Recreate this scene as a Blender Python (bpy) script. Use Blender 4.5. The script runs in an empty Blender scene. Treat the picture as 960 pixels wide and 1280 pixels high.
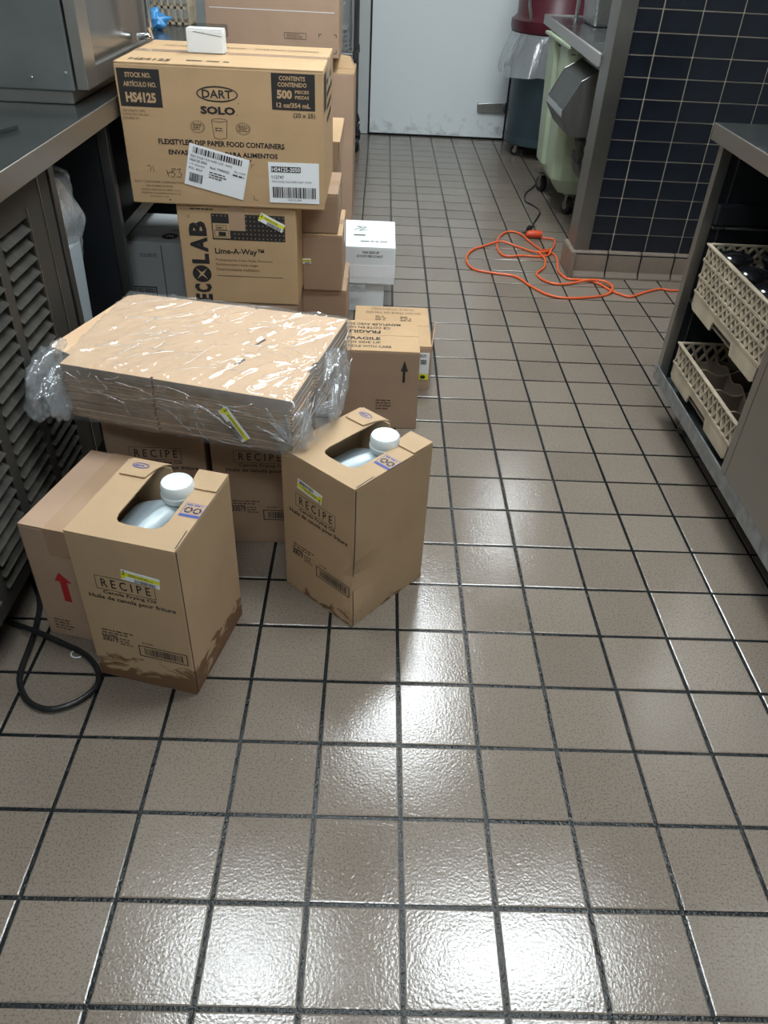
import bpy, bmesh, math, random
from mathutils import Vector, Matrix, noise
random.seed(7)
C = bpy.context.scene.collection
S = bpy.context.scene
PI = math.pi

# ------------------------------------------------------------------ camera
def make_camera():
    yaw, pit, roll = 0.0297, 0.6548, 0.0527
    cd = bpy.data.cameras.new('camera'); co = bpy.data.objects.new('camera', cd); C.objects.link(co)
    fwd = Vector((math.sin(yaw)*math.cos(pit), math.cos(yaw)*math.cos(pit), -math.sin(pit)))
    rt = Vector((math.cos(yaw), -math.sin(yaw), 0)); up = rt.cross(fwd)
    r2 = rt*math.cos(roll) + up*math.sin(roll); u2 = -rt*math.sin(roll) + up*math.cos(roll)
    m = Matrix((r2, u2, -fwd)).transposed().to_4x4(); m.translation = Vector((-0.0828, -0.4591, 1.3053))
    co.matrix_world = m
    cd.sensor_fit = 'VERTICAL'; cd.sensor_height = 36.0; cd.sensor_width = 27.0
    cd.lens = 960.0/1280.0*36.0; cd.clip_start = 0.02; cd.clip_end = 60
    S.camera = co
make_camera()

# ------------------------------------------------------------------ world and exposure
W = bpy.data.worlds.new('world'); S.world = W; W.use_nodes = True
W.node_tree.nodes['Background'].inputs[0].default_value = (0.75, 0.85, 1.0, 1)
W.node_tree.nodes['Background'].inputs[1].default_value = 0.15
S.view_settings.view_transform = 'Standard'; S.view_settings.look = 'None'
S.view_settings.gamma = 1.0; S.view_settings.use_curve_mapping = False
S.view_settings.exposure = 0.0
LAMP = 27.0      # emission of the ceiling light diffusers
CEIL = 2.75
# (x, y, size x, size y) of the ceiling lights
LIGHTS = [(-0.60, 1.16, 0.56, 0.50), (0.70, 1.17, 0.92, 0.50), (0.17, 3.05, 0.56, 1.30), (1.10, 4.68, 0.26, 0.60),
          (0.0, -0.9, 0.8, 0.4)]  # last panel is unseen, added as fill behind the camera

# ------------------------------------------------------------------ helpers
class MB:
    """collects shapes; build() links them as ONE mesh object"""
    def __init__(s): s.bm = bmesh.new(); s.M = Matrix.Identity(4)
    def v(s, p): return s.bm.verts.new(s.M @ Vector(p))
    def f(s, vs, mi=0):
        try:
            f = s.bm.faces.new(vs); f.material_index = mi; return f
        except ValueError: return None
    def poly(s, pts, mi=0): return s.f([s.v(p) for p in pts], mi)
    def hexa(s, b, t, mi=0):
        b = [s.v(p) for p in b]; t = [s.v(p) for p in t]
        s.f(b[::-1], mi); s.f(t, mi)
        n = len(b)
        for i in range(n): s.f([b[i], b[(i+1) % n], t[(i+1) % n], t[i]], mi)
    def box(s, x0, x1, y0, y1, z0, z1, mi=0):
        q = [(x0, y0), (x1, y0), (x1, y1), (x0, y1)]
        s.hexa([(x, y, z0) for x, y in q], [(x, y, z1) for x, y in q], mi)
    def bar(s, a, b, w, t, n=(0, 0, 1), mi=0):
        """rectangular bar from a to b, thickness t along n, width w across"""
        a = Vector(a); b = Vector(b); n = Vector(n).normalized(); d = (b-a).normalized(); c = d.cross(n).normalized()
        o = [(-w/2, -t/2), (w/2, -t/2), (w/2, t/2), (-w/2, t/2)]
        s.hexa([a + c*i + n*j for i, j in o], [b + c*i + n*j for i, j in o], mi)
    def prism(s, pts, axis, a, b, mi=0):
        """extrude 2D outline; axis 'x': pts=(y,z), 'y': pts=(x,z), 'z': pts=(x,y)"""
        g = {'x': lambda p, c: (c, p[0], p[1]), 'y': lambda p, c: (p[0], c, p[1]), 'z': lambda p, c: (p[0], p[1], c)}[axis]
        s.hexa([g(p, a) for p in pts], [g(p, b) for p in pts], mi)
    def lathe(s, prof, c=(0, 0, 0), n=24, mi=0, axis='z'):
        rings = []
        for r, z in prof:
            ring = []
            for k in range(n):
                a = 2*PI*k/n
                p = (r*math.cos(a), r*math.sin(a), z)
                if axis == 'x': p = (z, r*math.cos(a), r*math.sin(a))
                if axis == 'y': p = (r*math.sin(a), z, r*math.cos(a))
                ring.append(s.v((c[0]+p[0], c[1]+p[1], c[2]+p[2])))
            rings.append(ring)
        s.f(rings[0][::-1], mi)
        for A, B in zip(rings, rings[1:]):
            for k in range(n): s.f([A[k], A[(k+1) % n], B[(k+1) % n], B[k]], mi)
        s.f(rings[-1], mi)
    def tube(s, pts, r, n=8, mi=0, sub=1):
        P = [Vector(p) for p in pts]
        if sub > 1:
            Q = []
            for i in range(len(P)-1):
                p0 = P[max(i-1, 0)]; p1 = P[i]; p2 = P[i+1]; p3 = P[min(i+2, len(P)-1)]
                for k in range(sub):
                    t = k/sub
                    Q.append(0.5*((2*p1) + (p2-p0)*t + (2*p0-5*p1+4*p2-p3)*t*t + (3*p1-p0-3*p2+p3)*t**3))
            Q.append(P[-1]); P = Q
        up = Vector((0, 0, 1)); rings = []
        for i, p in enumerate(P):
            d = (P[min(i+1, len(P)-1)] - P[max(i-1, 0)]).normalized()
            c = d.cross(up)
            if c.length < 0.05: c = d.cross(Vector((0, 1, 0)))
            c.normalize(); e = c.cross(d)
            rings.append([s.v(p + (c*math.cos(2*PI*k/n) + e*math.sin(2*PI*k/n))*r) for k in range(n)])
        s.f(rings[0][::-1], mi)
        for A, B in zip(rings, rings[1:]):
            for k in range(n): s.f([A[k], A[(k+1) % n], B[(k+1) % n], B[k]], mi)
        s.f(rings[-1], mi)
    def build(s, name, mat, parent=None, bevel=0, smooth=False, seg=2):
        bm = s.bm
        bmesh.ops.recalc_face_normals(bm, faces=bm.faces)
        if bevel:
            es = [e for e in bm.edges if len(e.link_faces) == 2 and e.calc_face_angle(0) > 0.5]
            bmesh.ops.bevel(bm, geom=es, offset=bevel, segments=seg, affect='EDGES', clamp_overlap=True, profile=0.6)
        me = bpy.data.meshes.new(name); bm.to_mesh(me); bm.free()
        for m in (mat if isinstance(mat, (list, tuple)) else [mat]): me.materials.append(m)
        if smooth:
            for p in me.polygons: p.use_smooth = True
            if smooth != 'all':
                try: me.set_sharp_from_angle(angle=0.7)
                except Exception: pass
        o = bpy.data.objects.new(name, me); C.objects.link(o)
        if parent: o.parent = parent
        return o

def thing(name, label, cat, loc=(0, 0, 0), rz=0, group=None):
    o = bpy.data.objects.new(name, None); C.objects.link(o); o.empty_display_size = 0.05
    o.location = loc; o.rotation_euler = (0, 0, rz); o['label'] = label; o['category'] = cat
    if group: o['group'] = group
    return o
def tag(o, label, cat, group=None):
    o['label'] = label; o['category'] = cat
    if group: o['group'] = group
    return o
def struct(o): o['kind'] = 'structure'; return o
def copy_tree(o, parent=None):
    c = o.copy(); C.objects.link(c)
    if parent: c.parent = parent
    for ch in list(o.children): copy_tree(ch, c)
    return c

# ------------------------------------------------------------------ materials
def mat(name, col, rough=0.5, metal=0.0, bump=0.0, bscale=60.0, var=0.0, vscale=4.0, spec=0.5, stretch=None, coat=0.0, sss=0.0, coords='Object'):
    m = bpy.data.materials.new(name); m.use_nodes = True; nt = m.node_tree; N = nt.nodes; L = nt.links
    b = N['Principled BSDF']
    b.inputs['Base Color'].default_value = (*col, 1); b.inputs['Roughness'].default_value = rough
    b.inputs['Metallic'].default_value = metal; b.inputs['Specular IOR Level'].default_value = spec
    b.inputs['Coat Weight'].default_value = coat; b.inputs['Coat Roughness'].default_value = 0.1
    tc = N.new('ShaderNodeTexCoord'); mp = N.new('ShaderNodeMapping')
    L.new(tc.outputs[coords], mp.inputs[0])
    if stretch: mp.inputs['Scale'].default_value = stretch
    m['_mp'] = mp.name
    if var:
        n = N.new('ShaderNodeTexNoise'); n.inputs['Scale'].default_value = vscale; n.inputs['Detail'].default_value = 6
        L.new(mp.outputs[0], n.inputs['Vector'])
        r = N.new('ShaderNodeMapRange'); L.new(n.outputs[0], r.inputs[0])
        r.inputs[1].default_value = 0.3; r.inputs[2].default_value = 0.7
        r.inputs[3].default_value = 1-var; r.inputs[4].default_value = 1+var
        h = N.new('ShaderNodeVectorMath'); h.operation = 'SCALE'; h.inputs[0].default_value = col
        L.new(r.outputs[0], h.inputs['Scale']); L.new(h.outputs[0], b.inputs['Base Color'])
        r2 = N.new('ShaderNodeMapRange'); L.new(n.outputs[0], r2.inputs[0])
        r2.inputs[1].default_value = 0.3; r2.inputs[2].default_value = 0.7
        r2.inputs[3].default_value = rough*0.85; r2.inputs[4].default_value = min(1, rough*1.15); L.new(r2.outputs[0], b.inputs['Roughness'])
    if bump:
        n = N.new('ShaderNodeTexNoise'); n.inputs['Scale'].default_value = bscale; n.inputs['Detail'].default_value = 4
        L.new(mp.outputs[0], n.inputs['Vector'])
        bp = N.new('ShaderNodeBump'); bp.inputs['Strength'].default_value = bump; bp.inputs['Distance'].default_value = 0.003
        L.new(n.outputs[0], bp.inputs['Height']); L.new(bp.outputs[0], b.inputs['Normal'])
    return m

def cardboard(name, col, stain=0.0, dirt=0.0):
    """kraft board: fibre flecks, faint corrugation lines, scuffs; 'stain' = height of the oil soak at the foot"""
    m = bpy.data.materials.new(name); m.use_nodes = True; nt = m.node_tree; N = nt.nodes; L = nt.links
    b = N['Principled BSDF']; b.inputs['Roughness'].default_value = 0.72; b.inputs['Specular IOR Level'].default_value = 0.3
    tc = N.new('ShaderNodeTexCoord')
    n1 = N.new('ShaderNodeTexNoise'); n1.inputs['Scale'].default_value = 9; n1.inputs['Detail'].default_value = 8
    n2 = N.new('ShaderNodeTexNoise'); n2.inputs['Scale'].default_value = 420; n2.inputs['Detail'].default_value = 2
    L.new(tc.outputs['Object'], n1.inputs['Vector']); L.new(tc.outputs['Object'], n2.inputs['Vector'])
    a = N.new('ShaderNodeMath'); a.operation = 'MULTIPLY_ADD'; L.new(n1.outputs[0], a.inputs[0]); a.inputs[1].default_value = 0.22; a.inputs[2].default_value = 0.83
    a2 = N.new('ShaderNodeMath'); a2.operation = 'MULTIPLY_ADD'; L.new(n2.outputs[0], a2.inputs[0]); a2.inputs[1].default_value = 0.12; L.new(a.outputs[0], a2.inputs[2])
    sc = N.new('ShaderNodeVectorMath'); sc.operation = 'SCALE'; sc.inputs[0].default_value = col; L.new(a2.outputs[0], sc.inputs['Scale'])
    out = sc.outputs[0]
    if stain:
        sx = N.new('ShaderNodeSeparateXYZ'); L.new(tc.outputs['Object'], sx.inputs[0])
        n3 = N.new('ShaderNodeTexNoise'); n3.inputs['Scale'].default_value = 22; n3.inputs['Detail'].default_value = 7; n3.inputs['Distortion'].default_value = 1.2
        mp = N.new('ShaderNodeMapping'); mp.inputs['Scale'].default_value = (1, 1, 1.8); L.new(tc.outputs['Object'], mp.inputs[0]); L.new(mp.outputs[0], n3.inputs['Vector'])
        q = N.new('ShaderNodeMath'); q.operation = 'MULTIPLY_ADD'; L.new(n3.outputs[0], q.inputs[0]); q.inputs[1].default_value = -0.19; L.new(sx.outputs[2], q.inputs[2])
        r = N.new('ShaderNodeMapRange'); L.new(q.outputs[0], r.inputs[0])
        r.inputs[1].default_value = stain-0.095; r.inputs[2].default_value = stain-0.095-0.022; r.inputs[3].default_value = 0; r.inputs[4].default_value = 0.9
        mx = N.new('ShaderNodeMix'); mx.data_type = 'RGBA'; L.new(r.outputs[0], mx.inputs['Factor']); L.new(out, mx.inputs['A']); mx.inputs['B'].default_value = (0.15, 0.075, 0.035, 1)
        out = mx.outputs['Result']
    L.new(out, b.inputs['Base Color'])
    w = N.new('ShaderNodeTexWave'); w.inputs['Scale'].default_value = 45; w.inputs['Distortion'].default_value = 0.6; w.bands_direction = 'Z'
    L.new(tc.outputs['Object'], w.inputs['Vector'])
    n4 = N.new('ShaderNodeTexNoise'); n4.inputs['Scale'].default_value = 7; n4.inputs['Detail'].default_value = 3; L.new(tc.outputs['Object'], n4.inputs['Vector'])
    ad = N.new('ShaderNodeMath'); ad.operation = 'MULTIPLY_ADD'; L.new(w.outputs['Fac'], ad.inputs[0]); ad.inputs[1].default_value = 0.02; 
    m4 = N.new('ShaderNodeMath'); m4.operation = 'MULTIPLY'; L.new(n4.outputs[0], m4.inputs[0]); m4.inputs[1].default_value = 2.2; L.new(m4.outputs[0], ad.inputs[2])
    bp = N.new('ShaderNodeBump'); bp.inputs['Strength'].default_value = 0.35; bp.inputs['Distance'].default_value = 0.004
    L.new(ad.outputs[0], bp.inputs['Height']); L.new(bp.outputs[0], b.inputs['Normal'])
    return m

def clear_plastic(name, haze=0.10, tint=(0.9, 0.93, 0.95), gl=0.22, rough=0.12, bscale=14, bump=0.6, stretch=(1, 1, 1), hazecol=(0.75, 0.8, 0.83), rot=0.0):
    """thin film: mostly see-through, shiny wrinkles, a little milky"""
    m = bpy.data.materials.new(name); m.use_nodes = True; nt = m.node_tree; N = nt.nodes; L = nt.links
    N.remove(N['Principled BSDF']); out = N['Material Output']
    tr = N.new('ShaderNodeBsdfTransparent'); tr.inputs[0].default_value = (*tint, 1)
    g = N.new('ShaderNodeBsdfGlossy'); g.inputs['Roughness'].default_value = rough; g.inputs[0].default_value = (1, 1, 1, 1)
    d = N.new('ShaderNodeBsdfDiffuse'); d.inputs[0].default_value = (*hazecol, 1)
    tc = N.new('ShaderNodeTexCoord'); mp0 = N.new('ShaderNodeMapping'); mp0.inputs['Rotation'].default_value = (0, 0, rot); mp = N.new('ShaderNodeMapping'); mp.inputs['Scale'].default_value = stretch
    L.new(tc.outputs['Object'], mp0.inputs[0]); L.new(mp0.outputs[0], mp.inputs[0])
    n = N.new('ShaderNodeTexNoise'); n.inputs['Scale'].default_value = bscale; n.inputs['Detail'].default_value = 3; n.inputs['Distortion'].default_value = 1.8
    L.new(mp.outputs[0], n.inputs['Vector'])
    bp = N.new('ShaderNodeBump'); bp.inputs['Strength'].default_value = bump; bp.inputs['Distance'].default_value = 0.012
    L.new(n.outputs[0], bp.inputs['Height']); L.new(bp.outputs[0], g.inputs['Normal'])
    fr = N.new('ShaderNodeLayerWeight'); fr.inputs[0].default_value = 0.3; L.new(bp.outputs[0], fr.inputs['Normal'])
    mr = N.new('ShaderNodeMapRange'); L.new(fr.outputs['Facing'], mr.inputs[0]); mr.inputs[3].default_value = gl*0.35; mr.inputs[4].default_value = min(0.9, gl*2.6)
    m1 = N.new('ShaderNodeMixShader'); m1.inputs[0].default_value = haze; L.new(tr.outputs[0], m1.inputs[1]); L.new(d.outputs[0], m1.inputs[2])
    m2 = N.new('ShaderNodeMixShader'); L.new(mr.outputs[0], m2.inputs[0]); L.new(m1.outputs[0], m2.inputs[1]); L.new(g.outputs[0], m2.inputs[2])
    L.new(m2.outputs[0], out.inputs[0])
    return m

def emit(name, col, s):
    m = bpy.data.materials.new(name); m.use_nodes = True; N = m.node_tree.nodes
    b = N['Principled BSDF']; b.inputs['Base Color'].default_value = (0.8, 0.8, 0.8, 1)
    b.inputs['Emission Color'].default_value = (*col, 1); b.inputs['Emission Strength'].default_value = s
    return m

def floor_tile_mat():
    m = bpy.data.materials.new('quarry_tile'); m.use_nodes = True; nt = m.node_tree; N = nt.nodes; L = nt.links
    b = N['Principled BSDF']
    geo = N.new('ShaderNodeNewGeometry'); oi = N.new('ShaderNodeObjectInfo')
    n1 = N.new('ShaderNodeTexNoise'); n1.inputs['Scale'].default_value = 2.2; n1.inputs['Detail'].default_value = 5; L.new(geo.outputs['Position'], n1.inputs['Vector'])
    n2 = N.new('ShaderNodeTexNoise'); n2.inputs['Scale'].default_value = 260; n2.inputs['Detail'].default_value = 3; L.new(geo.outputs['Position'], n2.inputs['Vector'])
    base = N.new('ShaderNodeMix'); base.data_type = 'RGBA'; base.inputs['A'].default_value = (0.176, 0.142, 0.113, 1); base.inputs['B'].default_value = (0.252, 0.213, 0.173, 1)
    k = N.new('ShaderNodeMath'); k.operation = 'MULTIPLY_ADD'; L.new(oi.outputs['Random'], k.inputs[0]); k.inputs[1].default_value = 0.5
    k2 = N.new('ShaderNodeMath'); k2.operation = 'MULTIPLY'; L.new(n1.outputs[0], k2.inputs[0]); k2.inputs[1].default_value = 0.5; L.new(k2.outputs[0], k.inputs[2])
    L.new(k.outputs[0], base.inputs['Factor'])
    sp = N.new('ShaderNodeMapRange'); L.new(n2.outputs[0], sp.inputs[0]); sp.inputs[1].default_value = 0.36; sp.inputs[2].default_value = 0.5; sp.inputs[3].default_value = 0.66; sp.inputs[4].default_value = 1.0
    sc = N.new('ShaderNodeVectorMath'); sc.operation = 'SCALE'; L.new(base.outputs['Result'], sc.inputs[0]); L.new(sp.outputs[0], sc.inputs['Scale'])
    L.new(sc.outputs[0], b.inputs['Base Color'])
    # wet sheen varies from tile to tile
    n3 = N.new('ShaderNodeTexNoise'); n3.inputs['Scale'].default_value = 3.5; n3.inputs['Detail'].default_value = 4; L.new(geo.outputs['Position'], n3.inputs['Vector'])
    r = N.new('ShaderNodeMapRange'); L.new(n3.outputs[0], r.inputs[0]); r.inputs[1].default_value = 0.3; r.inputs[2].default_value = 0.7; r.inputs[3].default_value = 0.07; r.inputs[4].default_value = 0.19
    L.new(r.outputs[0], b.inputs['Roughness'])
    b.inputs['Specular IOR Level'].default_value = 0.62
    n4 = N.new('ShaderNodeTexNoise'); n4.inputs['Scale'].default_value = 190; n4.inputs['Detail'].default_value = 3; L.new(geo.outputs['Position'], n4.inputs['Vector'])
    n5 = N.new('ShaderNodeTexNoise'); n5.inputs['Scale'].default_value = 45; n5.inputs['Detail'].default_value = 3; L.new(geo.outputs['Position'], n5.inputs['Vector'])
    ad = N.new('ShaderNodeMath'); ad.operation = 'MULTIPLY_ADD'; L.new(n5.outputs[0], ad.inputs[0]); ad.inputs[1].default_value = 0.6; L.new(n4.outputs[0], ad.inputs[2])
    bp = N.new('ShaderNodeBump'); bp.inputs['Strength'].default_value = 0.26; bp.inputs['Distance'].default_value = 0.0015
    L.new(ad.outputs[0], bp.inputs['Height']); L.new(bp.outputs[0], b.inputs['Normal'])
    return m

def door_mat():
    m = bpy.data.materials.new('scuffed_white_panel'); m.use_nodes = True; nt = m.node_tree; N = nt.nodes; L = nt.links
    b = N['Principled BSDF']; b.inputs['Roughness'].default_value = 0.42
    geo = N.new('ShaderNodeNewGeometry'); sx = N.new('ShaderNodeSeparateXYZ'); L.new(geo.outputs['Position'], sx.inputs[0])
    n = N.new('ShaderNodeTexNoise'); n.inputs['Scale'].default_value = 16; n.inputs['Detail'].default_value = 10; n.inputs['Distortion'].default_value = 0.3
    L.new(geo.outputs['Position'], n.inputs['Vector'])
    q = N.new('ShaderNodeMath'); q.operation = 'MULTIPLY_ADD'; L.new(n.outputs[0], q.inputs[0]); q.inputs[1].default_value = -0.9; L.new(sx.outputs[2], q.inputs[2])
    r = N.new('ShaderNodeMapRange'); L.new(q.outputs[0], r.inputs[0]); r.inputs[1].default_value = -0.40; r.inputs[2].default_value = -0.62; r.inputs[3].default_value = 0; r.inputs[4].default_value = 0.6
    mx = N.new('ShaderNodeMix'); mx.data_type = 'RGBA'; L.new(r.outputs[0], mx.inputs['Factor']); mx.inputs['A'].default_value = (0.80, 0.86, 0.88, 1); mx.inputs['B'].default_value = (0.30, 0.32, 0.28, 1)
    L.new(mx.outputs['Result'], b.inputs['Base Color'])
    return m

M = {}
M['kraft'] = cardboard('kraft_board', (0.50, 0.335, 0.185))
M['kraft_oil'] = cardboard('kraft_board_oil_soaked', (0.47, 0.325, 0.195), stain=0.062)
M['kraft_oil2'] = cardboard('kraft_board_faint_stain', (0.47, 0.325, 0.195), stain=0.008)
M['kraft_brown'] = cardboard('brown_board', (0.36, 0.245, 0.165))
M['kraft_pink'] = cardboard('rosy_board', (0.46, 0.31, 0.215))
M['sheet'] = cardboard('pale_board', (0.66, 0.45, 0.28))
M['sheet_edge'] = mat('corrugated_cut_edge', (0.32, 0.245, 0.18), 0.85, var=0.12, vscale=60)
M['white_card'] = mat('white_card', (0.76, 0.80, 0.82), 0.6, bump=0.2, bscale=9, var=0.06)
M['grey_card'] = mat('dull_white_card', (0.45, 0.48, 0.50), 0.6, bump=0.2, bscale=9, var=0.08)
M['ink'] = mat('black_ink', (0.022, 0.02, 0.02), 0.6)
M['ink_soft'] = mat('faded_ink', (0.10, 0.065, 0.04), 0.7)
M['ink_kraft'] = mat('bare_board', (0.50, 0.335, 0.185), 0.7)
M['paper'] = mat('label_paper', (0.86, 0.88, 0.90), 0.45)
M['yellow'] = mat('yellow_label', (0.80, 0.80, 0.02), 0.45)
M['red'] = mat('red_ink', (0.45, 0.02, 0.025), 0.6)
M['blue_ink'] = mat('blue_ink', (0.05, 0.08, 0.30), 0.6)
M['tape'] = mat('packing_tape', (0.46, 0.31, 0.20), 0.22, bump=0.3, bscale=30, coat=0.4)
M['seam'] = mat('seam_shadow_gap', (0.05, 0.03, 0.02), 0.9)
M['steel'] = mat('brushed_steel', (0.33, 0.315, 0.29), 0.34, 0.9, bump=0.06, bscale=90, var=0.12, vscale=3, stretch=(1, 0.05, 1))
M['steel_dark'] = mat('dull_dark_steel', (0.13, 0.13, 0.13), 0.38, 0.85, var=0.15, vscale=3)
M['steel_light'] = mat('bright_steel', (0.50, 0.51, 0.51), 0.28, 0.95, var=0.1, vscale=5)
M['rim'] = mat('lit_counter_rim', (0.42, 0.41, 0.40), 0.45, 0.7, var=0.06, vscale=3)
M['guard'] = mat('corner_guard_steel', (0.26, 0.245, 0.22), 0.36, 0.95, var=0.10, vscale=4, bump=0.05)
M['counter'] = mat('worn_counter_steel', (0.19, 0.205, 0.205), 0.24, 0.9, var=0.15, vscale=6, bump=0.05, bscale=40)
M['galvanised'] = mat('galvanised_sheet', (0.33, 0.36, 0.38), 0.38, 0.85, var=0.3, vscale=30, bump=0.1)
M['chrome'] = mat('chrome', (0.75, 0.76, 0.78), 0.1, 1.0)
M['pan_steel'] = mat('satin_pan_steel', (0.55, 0.57, 0.58), 0.35, 0.5)
M['black'] = mat('black_plastic', (0.012, 0.012, 0.013), 0.45)
M['rubber'] = mat('black_cable_rubber', (0.012, 0.013, 0.014), 0.32)
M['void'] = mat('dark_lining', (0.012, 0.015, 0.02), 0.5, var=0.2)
M['louver'] = mat('louver_steel', (0.050, 0.047, 0.040), 0.7, 0.0, var=0.4, vscale=25, spec=0.12)
M['louver_frame'] = mat('louver_frame_steel', (0.045, 0.042, 0.037), 0.6, 0.1, var=0.15, vscale=8, spec=0.25)
M['grout'] = mat('dark_wet_grout', (0.010, 0.0125, 0.013), 0.14, bump=0.6, bscale=160, var=0.4, vscale=40, spec=0.28)
M['quarry'] = floor_tile_mat()
M['quarry_base'] = mat('quarry_base_tile', (0.20, 0.16, 0.125), 0.38, bump=0.25, bscale=90, var=0.15, vscale=9)
M['navy_tile'] = mat('glazed_navy_tile', (0.0115, 0.0142, 0.0205), 0.16, var=0.3, vscale=6, bump=0.1, bscale=10, spec=0.35)
M['wall_grout'] = mat('pale_wall_grout', (0.46, 0.40, 0.32), 0.8)
M['wall'] = mat('off_white_wall', (0.55, 0.58, 0.58), 0.6, var=0.04)
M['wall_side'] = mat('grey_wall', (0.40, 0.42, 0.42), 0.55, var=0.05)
M['ceiling'] = mat('ceiling_white', (0.62, 0.64, 0.63), 0.8)
M['door'] = door_mat()
M['orange'] = mat('orange_cord', (0.72, 0.115, 0.03), 0.38, coat=0.3)
M['orange2'] = mat('orange_red_plug', (0.62, 0.07, 0.02), 0.45)
M['tan'] = mat('tan_rack_plastic', (0.38, 0.318, 0.232), 0.5, bump=0.15, bscale=50, var=0.22, vscale=14)
M['dark_glass'] = mat('dark_wet_glass', (0.012, 0.013, 0.015), 0.04, coat=1.0)
M['tan_dark'] = mat('brown_rack_divider', (0.20, 0.155, 0.12), 0.5, var=0.1)
M['teal'] = mat('slate_teal_plastic', (0.036, 0.062, 0.077), 0.45, bump=0.1, bscale=50, var=0.12)
M['burgundy'] = mat('burgundy_plastic', (0.085, 0.010, 0.020), 0.4, var=0.1)
M['green'] = mat('pale_green_plastic', (0.40, 0.48, 0.34), 0.45, bump=0.15, bscale=14, var=0.12, vscale=5)
M['green_dark'] = mat('green_lining', (0.08, 0.12, 0.07), 0.6)
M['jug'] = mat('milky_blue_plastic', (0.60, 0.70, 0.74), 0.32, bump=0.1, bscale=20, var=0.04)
M['jug_body'] = mat('shaded_milky_plastic', (0.40, 0.48, 0.53), 0.35, bump=0.1, bscale=20, var=0.05)  # jug plastic darkened: shade put into the colour so the handle stands out
M['cap'] = mat('white_cap', (0.78, 0.84, 0.84), 0.35)
M['blue_bag'] = mat('blue_film', (0.04, 0.22, 0.48), 0.3, bump=0.5, bscale=30)
M['grey_plastic'] = mat('grey_bin_plastic', (0.36, 0.42, 0.46), 0.45)
M['wrap'] = clear_plastic('bundle_wrap', haze=0.075, tint=(0.95, 0.95, 0.95), gl=0.06, rough=0.06, bscale=5, bump=0.55, stretch=(0.7, 3.4, 1.6), rot=-0.75)
M['wrap_loose'] = clear_plastic('loose_bundle_film', haze=0.17, tint=(0.93, 0.95, 0.97), gl=0.20, rough=0.10, bscale=16, bump=0.9)
M['crease'] = clear_plastic('film_fold_glint', haze=0.30, tint=(0.95, 0.97, 1.0), gl=0.35, rough=0.15, bscale=40, bump=0.2, hazecol=(0.9, 0.92, 0.94))
M['bin_film'] = clear_plastic('bin_top_film', haze=0.30, tint=(0.62, 0.65, 0.67), gl=0.28, rough=0.14, bscale=9, bump=0.9, stretch=(1, 1, 0.35))
M['chute_shade'] = mat('shaded_chute_steel', (0.055, 0.055, 0.055), 0.35, 0.6, var=0.3)
M['chute'] = mat('chute_side_steel', (0.20, 0.195, 0.19), 0.38, 0.8, var=0.25, vscale=7, stretch=(3, 3, 0.4))
M['bagfilm'] = clear_plastic('bin_liner_film', haze=0.46, gl=0.20, rough=0.16, bscale=12, bump=0.8, stretch=(1, 1, 0.5), hazecol=(0.55, 0.6, 0.64))
M['glass_base'] = clear_plastic('smoked_glass', haze=0.02, tint=(0.10, 0.10, 0.11), gl=0.5, rough=0.03, bscale=10, bump=0.2)
M['oven_side'] = mat('oven_side_steel', (0.22, 0.232, 0.225), 0.42, 0.8, var=0.15, vscale=5)
M['window'] = mat('oven_window', (0.14, 0.135, 0.128), 0.18, 0.6)
M['lamp'] = emit('lamp_diffuser', (0.90, 0.97, 1.0), LAMP)

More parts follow.
